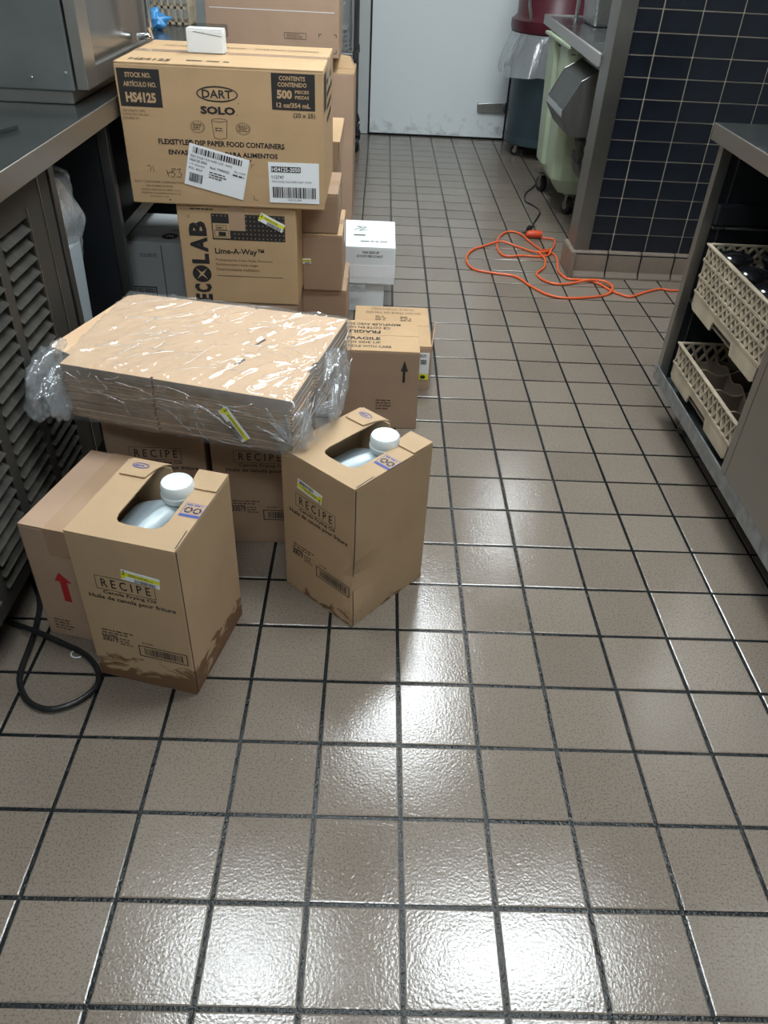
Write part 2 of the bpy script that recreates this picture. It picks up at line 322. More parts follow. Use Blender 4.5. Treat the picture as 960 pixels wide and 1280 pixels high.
# ------------------------------------------------------------------ the setting
P = 0.1585
XL, XR, YF, YB = -1.62, 2.35, -1.75, 6.10
def setting():
    m = MB(); m.box(XL, XR, YF, YB, -0.05, -0.0022)
    fl = struct(m.build('floor', M['grout']))
    def tile_mesh(parts, name):
        m = MB()
        for cx, cy in parts:
            h = 0.0753; b = 0.0022; e = 0.0009
            m.hexa([(cx-h, cy-h, -0.006), (cx+h, cy-h, -0.006), (cx+h, cy+h, -0.006), (cx-h, cy+h, -0.006)],
                   [(cx-h, cy-h, -e), (cx+h, cy-h, -e), (cx+h, cy+h, -e), (cx-h, cy+h, -e)])
            # bevelled rim
            bm = m.bm; top = bm.faces[:] if False else None
            a = [m.v((cx+sx*h, cy+sy*h, -e)) for sx, sy in ((-1, -1), (1, -1), (1, 1), (-1, 1))]
            c = [m.v((cx+sx*(h-b), cy+sy*(h-b), 0)) for sx, sy in ((-1, -1), (1, -1), (1, 1), (-1, 1))]
            for k in range(4): m.f([a[k], a[(k+1) % 4], c[(k+1) % 4], c[k]])
            m.f(c)
        return m.build(name, M['quarry'], fl)
    cells = []
    for i in range(-10, 15):
        for j in range(-11, 38):
            cells.append(((i+0.5)*P, (j+0.5)*P))
    cam = S.camera; inv = cam.matrix_world.inverted() if False else None
    mw = cam.matrix_world.copy(); inv = mw.inverted()
    vis = []; rest = []
    for cx, cy in cells:
        if cx-0.08 < XL or cx+0.08 > XR: continue
        p = inv @ Vector((cx, cy, 0))
        ok = p.z < -0.2 and abs(p.x/-p.z) < 0.53 and abs(p.y/-p.z) < 0.70
        blocked = (cx < -0.86) or (cx < -0.15 and 1.3 < cy) or (cx > 1.15 and cy < 2.0) or (cx > 0.86 and 3.14 < cy < 3.3) or cx > 1.45
        (vis if ok and not blocked else rest).append((-p.z, cx, cy))
    vis.sort(); rest += vis[298:]; vis = vis[:298]
    first = None
    for k, (_, cx, cy) in enumerate(vis):
        if first is None:
            first = tile_mesh([(0, 0)], 'tile'); o = first
        else:
            o = first.copy(); C.objects.link(o)
        o.location = (cx, cy, random.uniform(-0.0003, 0.0003))
        o.rotation_euler = (random.gauss(0, 0.0045), random.gauss(0, 0.0045), random.gauss(0, 0.003))
    r = tile_mesh([(a, b) for _, a, b in rest], 'tile_field'); r['kind'] = 'stuff'
    # walls and ceiling
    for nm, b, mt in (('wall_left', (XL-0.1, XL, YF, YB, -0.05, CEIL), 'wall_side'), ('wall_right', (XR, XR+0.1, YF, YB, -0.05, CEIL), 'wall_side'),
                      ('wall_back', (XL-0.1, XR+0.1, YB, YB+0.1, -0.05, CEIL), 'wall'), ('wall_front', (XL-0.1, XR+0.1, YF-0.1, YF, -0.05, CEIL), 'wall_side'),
                      ('ceiling', (XL-0.1, XR+0.1, YF-0.1, YB+0.1, CEIL+0.06, CEIL+0.12), 'ceiling')):
        m = MB(); m.box(*b); struct(m.build(nm, M[mt]))
    # cold room door and its frame
    d = bpy.data.objects.new('door_1', None); C.objects.link(d); d.location = (-0.158, 6.0, 0.0); struct(d)
    m = MB(); m.box(0, 1.03, 0.03, 0.08, 0.012, 2.12); m.build('door_panel', M['door'], d, bevel=0.003)
    m = MB(); m.box(-0.012, 0, 0.045, 0.095, 0.004, 2.14); m.box(1.03, 1.042, 0.045, 0.095, 0.004, 2.14); m.box(-0.012, 1.042, 0.045, 0.095, 2.12, 2.14); m.box(0, 1.03, 0.04, 0.08, 0.001, 0.012)
    m.build('gasket', M['black'], d)
    m = MB(); m.hexa([(0.812, 0.0, 0.193), (1.028, -0.004, 0.188), (1.028, 0.03, 0.188), (0.812, 0.03, 0.193)],
                     [(0.808, 0.0, 0.252), (1.028, -0.004, 0.268), (1.028, 0.03, 0.268), (0.808, 0.03, 0.252)])
    hg = m.build('hinge_strap', M['steel_light'], d, bevel=0.006)
    m = MB(); m.lathe([(0.004, -0.004), (0.006, -0.001), (0.006, 0.0)], (0.85, -0.002, 0.235), 8, axis='y'); m.lathe([(0.004, -0.004), (0.006, -0.001), (0.006, 0.0)], (0.985, -0.002, 0.25), 8, axis='y'); m.build('screw', M['chrome'], hg)
    m = MB(); m.lathe([(0.012, 0), (0.012, 0.11)], (1.043, 0.01, 0.17), 12); m.build('hinge_barrel', M['steel_dark'], d)
    for k, (a, b) in enumerate(((-0.305, -0.172), (0.888, 0.97))):
        m = MB(); m.box(a, b, 6.035, YB, 0, 2.3); struct(m.build('trim_%d' % (k+2), M['wall'], bevel=0.004))
    m = MB(); m.box(0.97, 2.3, 6.06, YB, 0, 2.3); struct(m.build('trim_4', M['steel_dark']))
    # tiled partition with steel corner guard
    wm = MB(); wm.box(0.856, XR, 3.168, 3.305, 0, CEIL); wall = struct(wm.build('wall_middle', M['wall_grout']))
    m = MB(); m.box(-0.0780, 0.0780, -0.0035, 0.006, -0.0377, 0.0377); t0 = m.build('tile', M['navy_tile'], wall, bevel=0.0012, seg=1)
    m = MB(); m.box(-0.0512, 0.0512, -0.0035, 0.006, -0.0377, 0.0377); e0 = m.build('tile', M['navy_tile'], wall, bevel=0.0012, seg=1)
    fm = fe = True
    for r in range(33):
        z = 0.118 + 0.0398 + 0.0800*r
        if z > CEIL-0.04: break
        if fe: o = e0; fe = False
        else: o = e0.copy(); C.objects.link(o)
        o.location = (0.972, 3.1665, z)
        for c in range(8):
            if fm: o = t0; fm = False
            else: o = t0.copy(); C.objects.link(o)
            o.location = (1.0265 + 0.0800 + 0.1608*c, 3.1665+random.uniform(-0.0006, 0.0006), z)
    # quarry base tiles round the foot of the partition
    bb = bpy.data.objects.new('baseboard_middle', None); C.objects.link(bb); struct(bb); bb.location = (0.84, 3.12, 0)
    m = MB()
    prof = [(0, 0), (0.048, 0), (0.048, 0.122), (0.030, 0.122), (0.022, 0.118), (0.017, 0.105), (0.014, 0.03), (0.0, 0.008)]
    m.prism(prof, 'x', -0.0755, 0.0755); b0 = m.build('tile', M['quarry_base'], bb, bevel=0.0015, seg=1)
    b0.location = (0.094, 0, 0)
    for c in range(1, 9):
        o = b0.copy(); C.objects.link(o); o.location = (0.094+0.158*c, 0, 0)
    m = MB(); m.prism([(-0.006, 0), (0.016, 0), (0.016, 0.124), (-0.004, 0.120), (-0.006, 0.11)], 'y', 0.0, 0.093); m.build('tile', M['quarry_base'], bb, bevel=0.002)
    m = MB(); m.prism([(-0.006, 0), (0.016, 0), (0.016, 0.124), (-0.004, 0.120), (-0.006, 0.11)], 'y', 0.097, 0.19); m.build('tile', M['quarry_base'], bb, bevel=0.002)
    m = MB(); m.box(0.017, XR-0.84, 0.0175, 0.047, 0, 0.112); m.build('mortar', M['grout'], bb)
    m = MB()
    m.box(0.852, 0.920, 3.154, 3.157, 0.122, 1.9); m.box(0.852, 0.8555, 3.157, 3.308, 0.122, 1.9); m.box(0.852, 0.90, 3.3055, 3.309, 0.122, 1.9)
    struct(m.build('trim_1', M['guard'], bevel=0.001, seg=1))
setting()

def lights():
    for k, (x, y, sx, sy) in enumerate(LIGHTS):
        where = ['square ceiling light over the floor by the two oil cartons', 'wide ceiling light over the bare floor in front of the cabinet',
                 'long ceiling light over the aisle beside the fragile carton', 'narrow ceiling light above the green tub',
     'added fill light on the unseen ceiling behind the camera'][k]
        t = thing('ceiling_light', where, 'light', (x, y, CEIL), 0, 'ceiling lights')
        m = MB(); f = 0.03
        for b in ((-sx/2-f, sx/2+f, -sy/2-f, -sy/2), (-sx/2-f, sx/2+f, sy/2, sy/2+f), (-sx/2-f, -sx/2, -sy/2, sy/2), (sx/2, sx/2+f, -sy/2, sy/2)): m.box(*b, 0, 0.062)
        m.build('frame', M['ceiling'], t)
        m = MB(); m.box(-sx/2, sx/2, -sy/2, sy/2, 0.012, 0.02); m.build('diffuser', M['lamp'], t)
lights()

# ------------------------------------------------------------------ printing on flat faces
FONT_CACHE = {}
def text_mesh(s, bold):
    key = (s, bold)
    if key not in FONT_CACHE:
        cu = bpy.data.curves.new('t', 'FONT'); cu.body = s; cu.size = 1.0; cu.resolution_u = 2; cu.offset = bold
        o = bpy.data.objects.new('t', cu); C.objects.link(o)
        dg = bpy.context.evaluated_depsgraph_get(); dg.update()
        me = bpy.data.meshes.new_from_object(o.evaluated_get(dg))
        vs = [v.co.copy() for v in me.vertices]; fs = [list(p.vertices) for p in me.polygons]
        bpy.data.objects.remove(o); bpy.data.curves.remove(cu); bpy.data.meshes.remove(me)
        FONT_CACHE[key] = (vs, fs)
    return FONT_CACHE[key]

class Face:
    """print on a plane: origin o, right r, up u (vectors in the thing's own frame); shapes come out as thin ink layers"""
    def __init__(s, o, r, u):
        s.o = Vector(o); s.r = Vector(r).normalized(); s.u = Vector(u).normalized(); s.n = s.r.cross(s.u); s.L = {}; s.xf = None
    def mb(s, key):
        if key not in s.L: s.L[key] = MB()
        return s.L[key]
    def pt(s, a, b, h):
        if s.xf:
            cu, cv, ang = s.xf; c, d = math.cos(ang), math.sin(ang); a, b = cu + a*c - b*d, cv + a*d + b*c
        return s.o + s.r*a + s.u*b + s.n*h
    def poly(s, pts, key='ink', h=0.0006):
        m = s.mb(key); m.f([m.v(s.pt(a, b, h)) for a, b in pts])
    def rect(s, a0, a1, b0, b1, key='ink', h=0.0006): s.poly([(a0, b0), (a1, b0), (a1, b1), (a0, b1)], key, h)
    def outline(s, a0, a1, b0, b1, w, key='ink', h=0.0006):
        s.rect(a0, a1, b0, b0+w, key, h); s.rect(a0, a1, b1-w, b1, key, h); s.rect(a0, a0+w, b0+w, b1-w, key, h); s.rect(a1-w, a1, b0+w, b1-w, key, h)
    def ring(s, cx, cy, rx, ry, w, key='ink', h=0.0006, n=36, a0=0, a1=2*PI):
        for k in range(n):
            t0 = a0+(a1-a0)*k/n; t1 = a0+(a1-a0)*(k+1)/n
            s.poly([(cx+rx*math.cos(t0), cy+ry*math.sin(t0)), (cx+rx*math.cos(t1), cy+ry*math.sin(t1)),
                    (cx+(rx-w)*math.cos(t1), cy+(ry-w)*math.sin(t1)), (cx+(rx-w)*math.cos(t0), cy+(ry-w)*math.sin(t0))], key, h)
    def disc(s, cx, cy, rx, ry, key='ink', h=0.0006, n=28):
        s.poly([(cx+rx*math.cos(2*PI*k/n), cy+ry*math.sin(2*PI*k/n)) for k in range(n)], key, h)
    def line(s, pts, w, key='ink', h=0.0006):
        for (a, b), (c, d) in zip(pts, pts[1:]):
            l = math.hypot(c-a, d-b) or 1; nx, ny = -(d-b)/l*w/2, (c-a)/l*w/2
            s.poly([(a-nx, b-ny), (c-nx, d-ny), (c+nx, d+ny), (a+nx, b+ny)], key, h)
    def text(s, t, a0, a1, b0, b1, key='ink', bold=0.012, h=0.0006, rot=0):
        """text stretched to fill the rectangle; rot=180 turns it upside down, 90 runs it upwards"""
        vs, fs = text_mesh(t, bold)
        x0 = min(v.x for v in vs); x1 = max(v.x for v in vs); y0 = min(v.y for v in vs); y1 = max(v.y for v in vs)
        m = s.mb(key); out = []
        for v in vs:
            p = (v.x-x0)/(x1-x0); q = (v.y-y0)/((y1-y0) or 1)
            if rot == 180: p, q = 1-p, 1-q
            if rot == 90: p, q = 1-q, p
            out.append(m.v(s.pt(a0+(a1-a0)*p, b0+(b1-b0)*q, h)))
        for f in fs: m.f([out[i] for i in f])
    def bars(s, a0, a1, b0, b1, key='ink', h=0.0009, seed=1, vertical=True):
        rd = random.Random(seed); x = a0 if vertical else b0; end = a1 if vertical else b1; unit = (end-x)/60
        while x < end-unit:
            w = unit*rd.choice((0.7, 0.7, 1.3, 2.0)); g = unit*rd.choice((0.8, 0.8, 1.3))
            if vertical: s.rect(x, min(x+w, end), b0, b1, key, h)
            else: s.rect(a0, a1, x, min(x+w, end), key, h)
            x += w+g
    def greek(s, a0, a1, b0, b1, key='ink', h=0.0006, rows=3, seed=1):
        """print too small to read in the photo: rows of short dashes"""
        rd = random.Random(seed); rh = (b1-b0)/rows
        for r in range(rows):
            x = a0; y = b1 - rh*(r+0.75); e = a0+(a1-a0)*rd.uniform(0.7, 1.0)
            while x < e:
                w = rh*rd.uniform(0.5, 1.8); s.rect(x, min(x+w, e), y, y+rh*0.45, key, h); x += w+rh*0.35
    def flush(s, parent, name='printed_text'):
        for key, m in s.L.items():
            bm = m.bm
            nm = name if key in ('ink', 'ink_soft') else {'red': 'printed_arrow', 'blue_ink': 'blue_stamp', 'ink_kraft': 'reversed_text'}.get(key, name)
            o = m.build(nm, M[key], parent)
            if len(o.data.polygons) > 3: o['kind'] = 'stuff'
        s.L = {}

def sticker(parent, frame, u, v, w, h, ang, name='price_sticker', kind='yellow', key2=1, lift=0.001):
    """a paper sticker turned by ang, centred at u,v of the face: its own part, with print as a sub-part"""
    f = Face(frame.o + frame.n*lift, frame.r, frame.u); f.xf = (u, v, ang)
    b = MB()
    c = [f.pt(a, q, -lift*0.6) for a, q in ((-w/2, -h/2), (w/2, -h/2), (w/2, h/2), (-w/2, h/2))]
    c2 = [f.pt(a, q, 0) for a, q in ((-w/2, -h/2), (w/2, -h/2), (w/2, h/2), (-w/2, h/2))]
    b.hexa(c, c2); st = b.build(name, M['paper'], parent)
    if kind == 'yellow':
        f.rect(-w/2, w/2, -h*0.05, h*0.30, 'yellow', 0.0004)
        f.rect(-w/2, -w*0.38, -h*0.32, -h*0.05, 'yellow', 0.0004)
        f.bars(-w*0.15, w*0.42, -h*0.46, -h*0.12, seed=key2)
        f.text('2', -w*0.47, -w*0.39, h*0.05, h*0.42, h=0.0008); f.greek(-w*0.30, w*0.40, h*0.0, h*0.26, 'ink_soft', 0.0008, 2, key2)
        L = f.L; f.L = {}
        for k, m in L.items(): m.build('yellow_band' if k == 'yellow' else 'printed_text', M[k], st)
    return st, f

# ------------------------------------------------------------------ cartons
def carton(label, loc, rz, w, d, h, mt, seam='x', tape=True, group=None, name='cardboard_box', bevel=0.0035, tapemat='tape', flap_lift=0.0, cat='box', lean=(0, 0), flapmat=None):
    """closed carton; origin at the front left foot, x along the front, y into depth"""
    t = thing(name, label, cat, loc, rz, group)
    m = MB(); lx, ly = lean
    m.hexa([(0, 0, 0), (w, 0, 0), (w, d, 0), (0, d, 0)], [(lx, ly, h-0.004), (w+lx, ly, h-0.004), (w+lx, d+ly, h-0.004), (lx, d+ly, h-0.004)])
    m.build('body', M[mt], t, bevel=bevel)
    fm = M[flapmat or mt]; g = 0.0012
    if seam == 'x': fl = [(0.001, w-0.001, 0.0005, d/2-g), (0.001, w-0.001, d/2+g, d-0.0005)]
    else: fl = [(0.0005, w/2-g, 0.001, d-0.001), (w/2+g, w-0.0005, 0.001, d-0.001)]
    for k, (a, b, c, e) in enumerate(fl):
        m = MB(); m.box(a+lx, b+lx, c+ly, e+ly, h-0.0045, h); o = m.build('flap', fm, t, bevel=0.0015)
        if flap_lift and k == 0 and seam == 'x': pass
    if tape:
        m = MB(); tw = 0.024
        if seam == 'x':
            m.box(-0.0008+lx, w+0.0008+lx, d/2-tw, d/2+tw, h-0.001, h+0.0007); m.box(-0.001+lx, lx, d/2-tw, d/2+tw, h-0.07, h+0.0007); m.box(w+lx, w+0.001+lx, d/2-tw, d/2+tw, h-0.07, h+0.0007)
        else:
            m.box(w/2-tw+lx, w/2+tw+lx, -0.0008, d+0.0008, h-0.001, h+0.0007); m.box(w/2-tw+lx, w/2+tw+lx, -0.001, 0, h-0.07, h+0.0007)
        m.build('packing_tape', M[tapemat], t)
    return t
def fronts(w, h, off=0.0): return Face((0, -off, 0), (1, 0, 0), (0, 0, 1))

# the big carton of paper food containers
def big_carton():
    w, d, h = 0.556, 0.46, 0.360
    t = carton('large kraft carton of paper food containers with two black print blocks, topmost by the counter', (-0.792, 1.87, 0.6245), 0, w, d, h, 'kraft', seam='x')
    F = fronts(w, h)
    F.rect(0.006, 0.119, 0.254, 0.345)
    F.text('STOCK NO.', 0.027, 0.096, 0.324, 0.336, 'ink_kraft', 0.03, 0.0010); F.text('ART\u00cdCULO NO.', 0.020, 0.108, 0.302, 0.317, 'ink_kraft', 0.03, 0.0010)
    F.text('HS4125', 0.022, 0.103, 0.264, 0.289, 'ink_kraft', 0.045, 0.0010)
    F.text('USE UTILITY TAPE:', 0.006, 0.070, 0.240, 0.246, 'ink_soft', 0); F.text('CORTAR AQUI. TAPA AQUI', 0.006, 0.078, 0.231, 0.237, 'ink_soft', 0); F.text('COUPEZ ICI', 0.006, 0.050, 0.222, 0.228, 'ink_soft', 0)
    F.ring(0.269, 0.293, 0.056, 0.0195, 0.0035); F.text('DART', 0.228, 0.309, 0.283, 0.303, 'ink', 0.02)
    F.text('SOLO', 0.220, 0.315, 0.243, 0.263, 'ink', 0.05); F.disc(0.3195, 0.244, 0.0012, 0.0012); F.disc(0.325, 0.272, 0.0012, 0.0012)
    # cup drawing and two starbursts
    F.ring(0.269, 0.229, 0.0215, 0.0045, 0.0012); F.line([(0.2475, 0.228), (0.252, 0.184), (0.269, 0.181), (0.286, 0.184), (0.2905, 0.228)], 0.0012); F.greek(0.256, 0.282, 0.200, 0.212, 'ink_soft', rows=2)
    for cx in (0.208, 0.333):
        for k in range(24):
            a = 2*PI*k/24; F.line([(cx+0.015*math.cos(a), 0.210+0.012*math.sin(a)), (cx+0.021*math.cos(a), 0.210+0.017*math.sin(a))], 0.0012)
        F.greek(cx-0.012, cx+0.013, 0.202, 0.219, rows=4, seed=int(cx*100))
    F.text('FLEXSTYLE\u00ae DSP PAPER FOOD CONTAINERS', 0.095, 0.446, 0.162, 0.177, 'ink', 0.032); F.text('ENVASES DE PAPEL PARA ALIMENTOS', 0.120, 0.426, 0.136, 0.149, 'ink', 0.032); F.text('FDDP', 0.315, 0.352, 0.122, 0.131)
    F.line([(0.054, 0.103), (0.061, 0.105), (0.064, 0.100), (0.062, 0.088)], 0.0013); F.line([(0.070, 0.104), (0.072, 0.087)], 0.0013)
    F.line([(0.108, 0.095), (0.112, 0.075)], 0.0013); F.line([(0.108, 0.086), (0.122, 0.088), (0.133, 0.098), (0.124, 0.099), (0.122, 0.090), (0.131, 0.084), (0.126, 0.075), (0.117, 0.076)], 0.0013)
    F.line([(0.136, 0.096), (0.148, 0.099), (0.142, 0.090), (0.150, 0.084), (0.145, 0.075), (0.134, 0.077)], 0.0013)
    F.text('DART CONTAINER CORPORATION', 0.012, 0.151, 0.058, 0.063, 'ink_soft', 0); F.text('500 HOGSBACK ROAD', 0.045, 0.120, 0.047, 0.052, 'ink_soft', 0); F.text('MASON, MICHIGAN 48854 U.S.A.', 0.028, 0.142, 0.036, 0.041, 'ink_soft', 0)
    F.text('MADE IN U.S.A./HECHO EN E.U.A.', 0.028, 0.142, 0.027, 0.032, 'ink_soft', 0); F.text('WWW.DART.COM', 0.050, 0.105, 0.018, 0.022, 'ink_soft', 0)
    F.rect(0.416, 0.533, 0.262, 0.350)
    K = 'ink_kraft'
    F.text('CONTENTS', 0.437, 0.507, 0.333, 0.344, K, 0.03, 0.001); F.text('CONTENIDO', 0.433, 0.511, 0.318, 0.329, K, 0.03, 0.001)
    F.text('500', 0.430, 0.471, 0.289, 0.311, K, 0.05, 0.001); F.text('PIECES', 0.479, 0.517, 0.303, 0.311, K, 0.03, 0.001); F.text('PIEZAS', 0.479, 0.517, 0.290, 0.298, K, 0.03, 0.001)
    F.text('12 oz/354 mL', 0.428, 0.520, 0.268, 0.280, K, 0.03, 0.001); F.text('(20 x 25)', 0.473, 0.533, 0.241, 0.256)
    F.line([(0.350, 0.108), (0.350, 0.118), (0.360, 0.118)], 0.0012); F.line([(0.353, 0.034), (0.353, 0.022), (0.364, 0.022)], 0.0012)
    F.disc(0.108, 0.012, 0.003, 0.0018)
    st, f = sticker(t, F, 0.2505, 0.0945, 0.170, 0.112, -0.235, 'shipping_label', 'x', lift=0.0016)
    f.bars(-0.073, 0.066, 0.034, 0.050, seed=3); f.text('FDDX DOUBLT FLEX PAPER CONT - WHITE', -0.078, 0.040, 0.022, 0.028, h=0.0008, bold=0.005); f.text('HS4125-2050', -0.078, -0.030, 0.011, 0.018, h=0.0008)
    f.text('112 Quantity', -0.078, -0.034, 0.000, 0.006, h=0.0008, bold=0.004); f.text('PCS - BOX', -0.078, -0.040, -0.011, -0.005, h=0.0008); f.text('Batch: 7390000252', -0.020, 0.035, 0.004, 0.011, h=0.0008); f.text('Mac. 112747', 0.048, 0.080, 0.012, 0.018, h=0.0008, bold=0.0)
    f.greek(-0.02, 0.03, -0.022, -0.002, rows=3, h=0.0008, seed=5); f.bars(-0.074, -0.036, -0.044, -0.020, seed=8); f.greek(0.045, 0.080, 0.001, 0.010, rows=1, h=0.0008, seed=6)
    f.flush(st)
    st, f = sticker(t, F, 0.470, 0.073, 0.144, 0.110, 0.005, 'product_label', 'x', lift=0.0016)
    f.rect(-0.064, 0.020, 0.029, 0.044); f.L['ink_kraft'] = MB(); f.text('HS4125-2050', -0.062, 0.018, 0.031, 0.042, 'paper', 0.02, 0.0012); f.L.pop('ink_kraft')
    f.text('112747', -0.063, -0.028, 0.011, 0.020, h=0.0008); f.text('FDDX DOUBLT FLEX PAPER CONT - WHITE', -0.063, 0.050, 0.001, 0.006, h=0.0008, bold=0.0)
    f.bars(-0.062, 0.062, -0.041, -0.011, seed=12); f.text('HS4125-2050', -0.018, 0.020, -0.049, -0.044, h=0.0008, bold=0.0); f.flush(st)
    T = Face((0, 0, h), (1, 0, 0), (0, 1, 0))
    T.text('HS4125', 0.03, 0.14, 0.035, 0.075, 'ink_soft', 0.02, 0.001); T.greek(0.18, 0.33, 0.05, 0.085, 'ink_soft', 0.001, 1, 3)
    T.text('DART CONTAINER CORPORATION', 0.06, 0.30, 0.33, 0.36, 'ink_soft', 0.0, 0.001); T.text('PAPER FOOD CONTAINERS', 0.33, 0.52, 0.33, 0.36, 'ink_soft', 0.0, 0.001)
    T.flush(t)
    R = Face((w, 0, 0), (0, 1, 0), (0, 0, 1)); R.rect(0.02, 0.11, 0.254, 0.345, h=0.0008); R.greek(0.14, 0.40, 0.20, 0.33, rows=4, seed=4, h=0.0008); R.flush(t)
    F.flush(t)
    # small white folded box standing on top
    c = carton('small white folded card box standing on the large printed carton', (-0.636, 2.075, 0.9865), math.radians(-2), 0.104, 0.042, 0.060, 'white_card', seam='x', tape=False, bevel=0.002)
    f = Face((0, 0, 0), (1, 0, 0), (0, 0, 1)); f.line([(0.02, 0.052), (0.10, 0.042)], 0.0012, 'ink_soft'); f.flush(c)
    f = Face((0, 0, 0.06), (1, 0, 0), (0, 1, 0)); f.text('ON', 0.02, 0.035, 0.012, 0.026, 'ink_soft', 0, 0.0008); f.flush(c)
big_carton()

def lime_carton():
    w, d, h = 0.352, 0.30, 0.296
    t = carton('kraft carton of scale remover with black dotted panel and sideways black lettering', (-0.672, 1.878, 0.327), 0, w, d, h, 'kraft', seam='y')
    F = fronts(w, h); K = 'ink_kraft'
    F.rect(0.100, 0.318, 0.198, 0.274)
    for r in range(6):
        for c in range(18):
            x = 0.106+c*0.0122; y = 0.204+r*0.0128
            if 0.098 < x < 0.158 and r < 5: continue
            F.disc(x, y, 0.0016, 0.0016, K, 0.001, 8)
    F.rect(0.103, 0.153, 0.202, 0.246, K, 0.0010); F.outline(0.107, 0.149, 0.206, 0.226, 0.0014, 'ink', 0.0014); F.outline(0.112, 0.144, 0.226, 0.241, 0.0014, 'ink', 0.0014)
    F.rect(0.119, 0.141, 0.209, 0.221, 'ink', 0.0014); F.greek(0.116, 0.140, 0.229, 0.237, 'ink', 0.0014, 1)
    # vertical company lettering, read upwards
    F.text('B', 0.030, 0.083, 0.206, 0.250, bold=0.05, rot=90); F.text('A', 0.030, 0.083, 0.158, 0.203, bold=0.05, rot=90); F.text('L', 0.030, 0.083, 0.122, 0.153, bold=0.05, rot=90)
    F.disc(0.0565, 0.090, 0.0290, 0.0270)
    pts = []
    for k in range(8):
        a = PI/4*k; r = 0.027 if k % 2 else 0.005
        pts.append((0.0565+r*math.cos(a)*0.9, 0.090+r*math.sin(a)*0.9))
    F.poly(pts, K, 0.001)
    F.text('C', 0.030, 0.083, 0.030, 0.058, bold=0.05, rot=90); F.text('E', 0.030, 0.083, 0.002, 0.026, bold=0.05, rot=90)
    F.ring(0.033, 0.262, 0.004, 0.004, 0.001)
    F.text('Lime-A-Way\u2122', 0.103, 0.252, 0.150, 0.173, bold=0.02)
    F.text('Multipurpose Lime Scale Remover', 0.103, 0.278, 0.131, 0.140, 'ink_soft', 0.0); F.text('D\u00e9sincrustant tout usage', 0.103, 0.231, 0.117, 0.126, 'ink_soft', 0.0); F.text('Desincrustante multiusos', 0.103, 0.234, 0.103, 0.112, 'ink_soft', 0.0)
    F.rect(0.103, 0.305, 0.086, 0.0875, 'ink_soft'); F.greek(0.04, 0.13, 0.281, 0.290, 'ink_soft', 0.0006, 1)
    pass; F.flush(t)
    sticker(t, F, 0.279, 0.254, 0.078, 0.025, -0.46, key2=21, lift=0.0022)
    # the carton under it, hidden behind the wrapped bundle
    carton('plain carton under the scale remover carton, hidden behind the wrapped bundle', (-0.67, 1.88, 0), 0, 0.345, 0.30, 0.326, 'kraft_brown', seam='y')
lime_carton()

# ------------------------------------------------------------------ frying oil cartons with jugs
def oil_print(F, dx=0.0, dz=0.0, sh=1.0):
    F.outline(0.043+dx, 0.168+dx, 0.262+dz, 0.297+dz, 0.0012)
    F.text('R E C I P E', 0.055+dx, 0.158+dx, 0.269+dz, 0.291+dz, bold=0.012)
    F.text('Canola Frying Oil', 0.055+dx, 0.166+dx, 0.249+dz, 0.260+dz, bold=0.02)
    F.text('Huile de canola pour friture', 0.022+dx, 0.205+dx, 0.232+dz, 0.246+dz, bold=0.02)
    F.greek(0.03+dx, 0.10+dx, 0.134+dz, 0.150+dz, 'ink_soft', rows=2, seed=2)
    F.text('30079', 0.027+dx, 0.062+dx, 0.112+dz, 0.133+dz, bold=0.02); F.greek(0.066+dx, 0.095+dx, 0.108+dz, 0.130+dz, 'ink_soft', rows=3, seed=4)
    F.greek(0.116+dx, 0.145+dx, 0.126+dz, 0.132+dz, 'ink_soft', rows=1, seed=9)
    F.outline(0.106+dx, 0.213+dx, 0.088+dz, 0.120+dz, 0.0022); F.bars(0.118+dx, 0.205+dx, 0.094+dz, 0.114+dz, h=0.0006, seed=15)

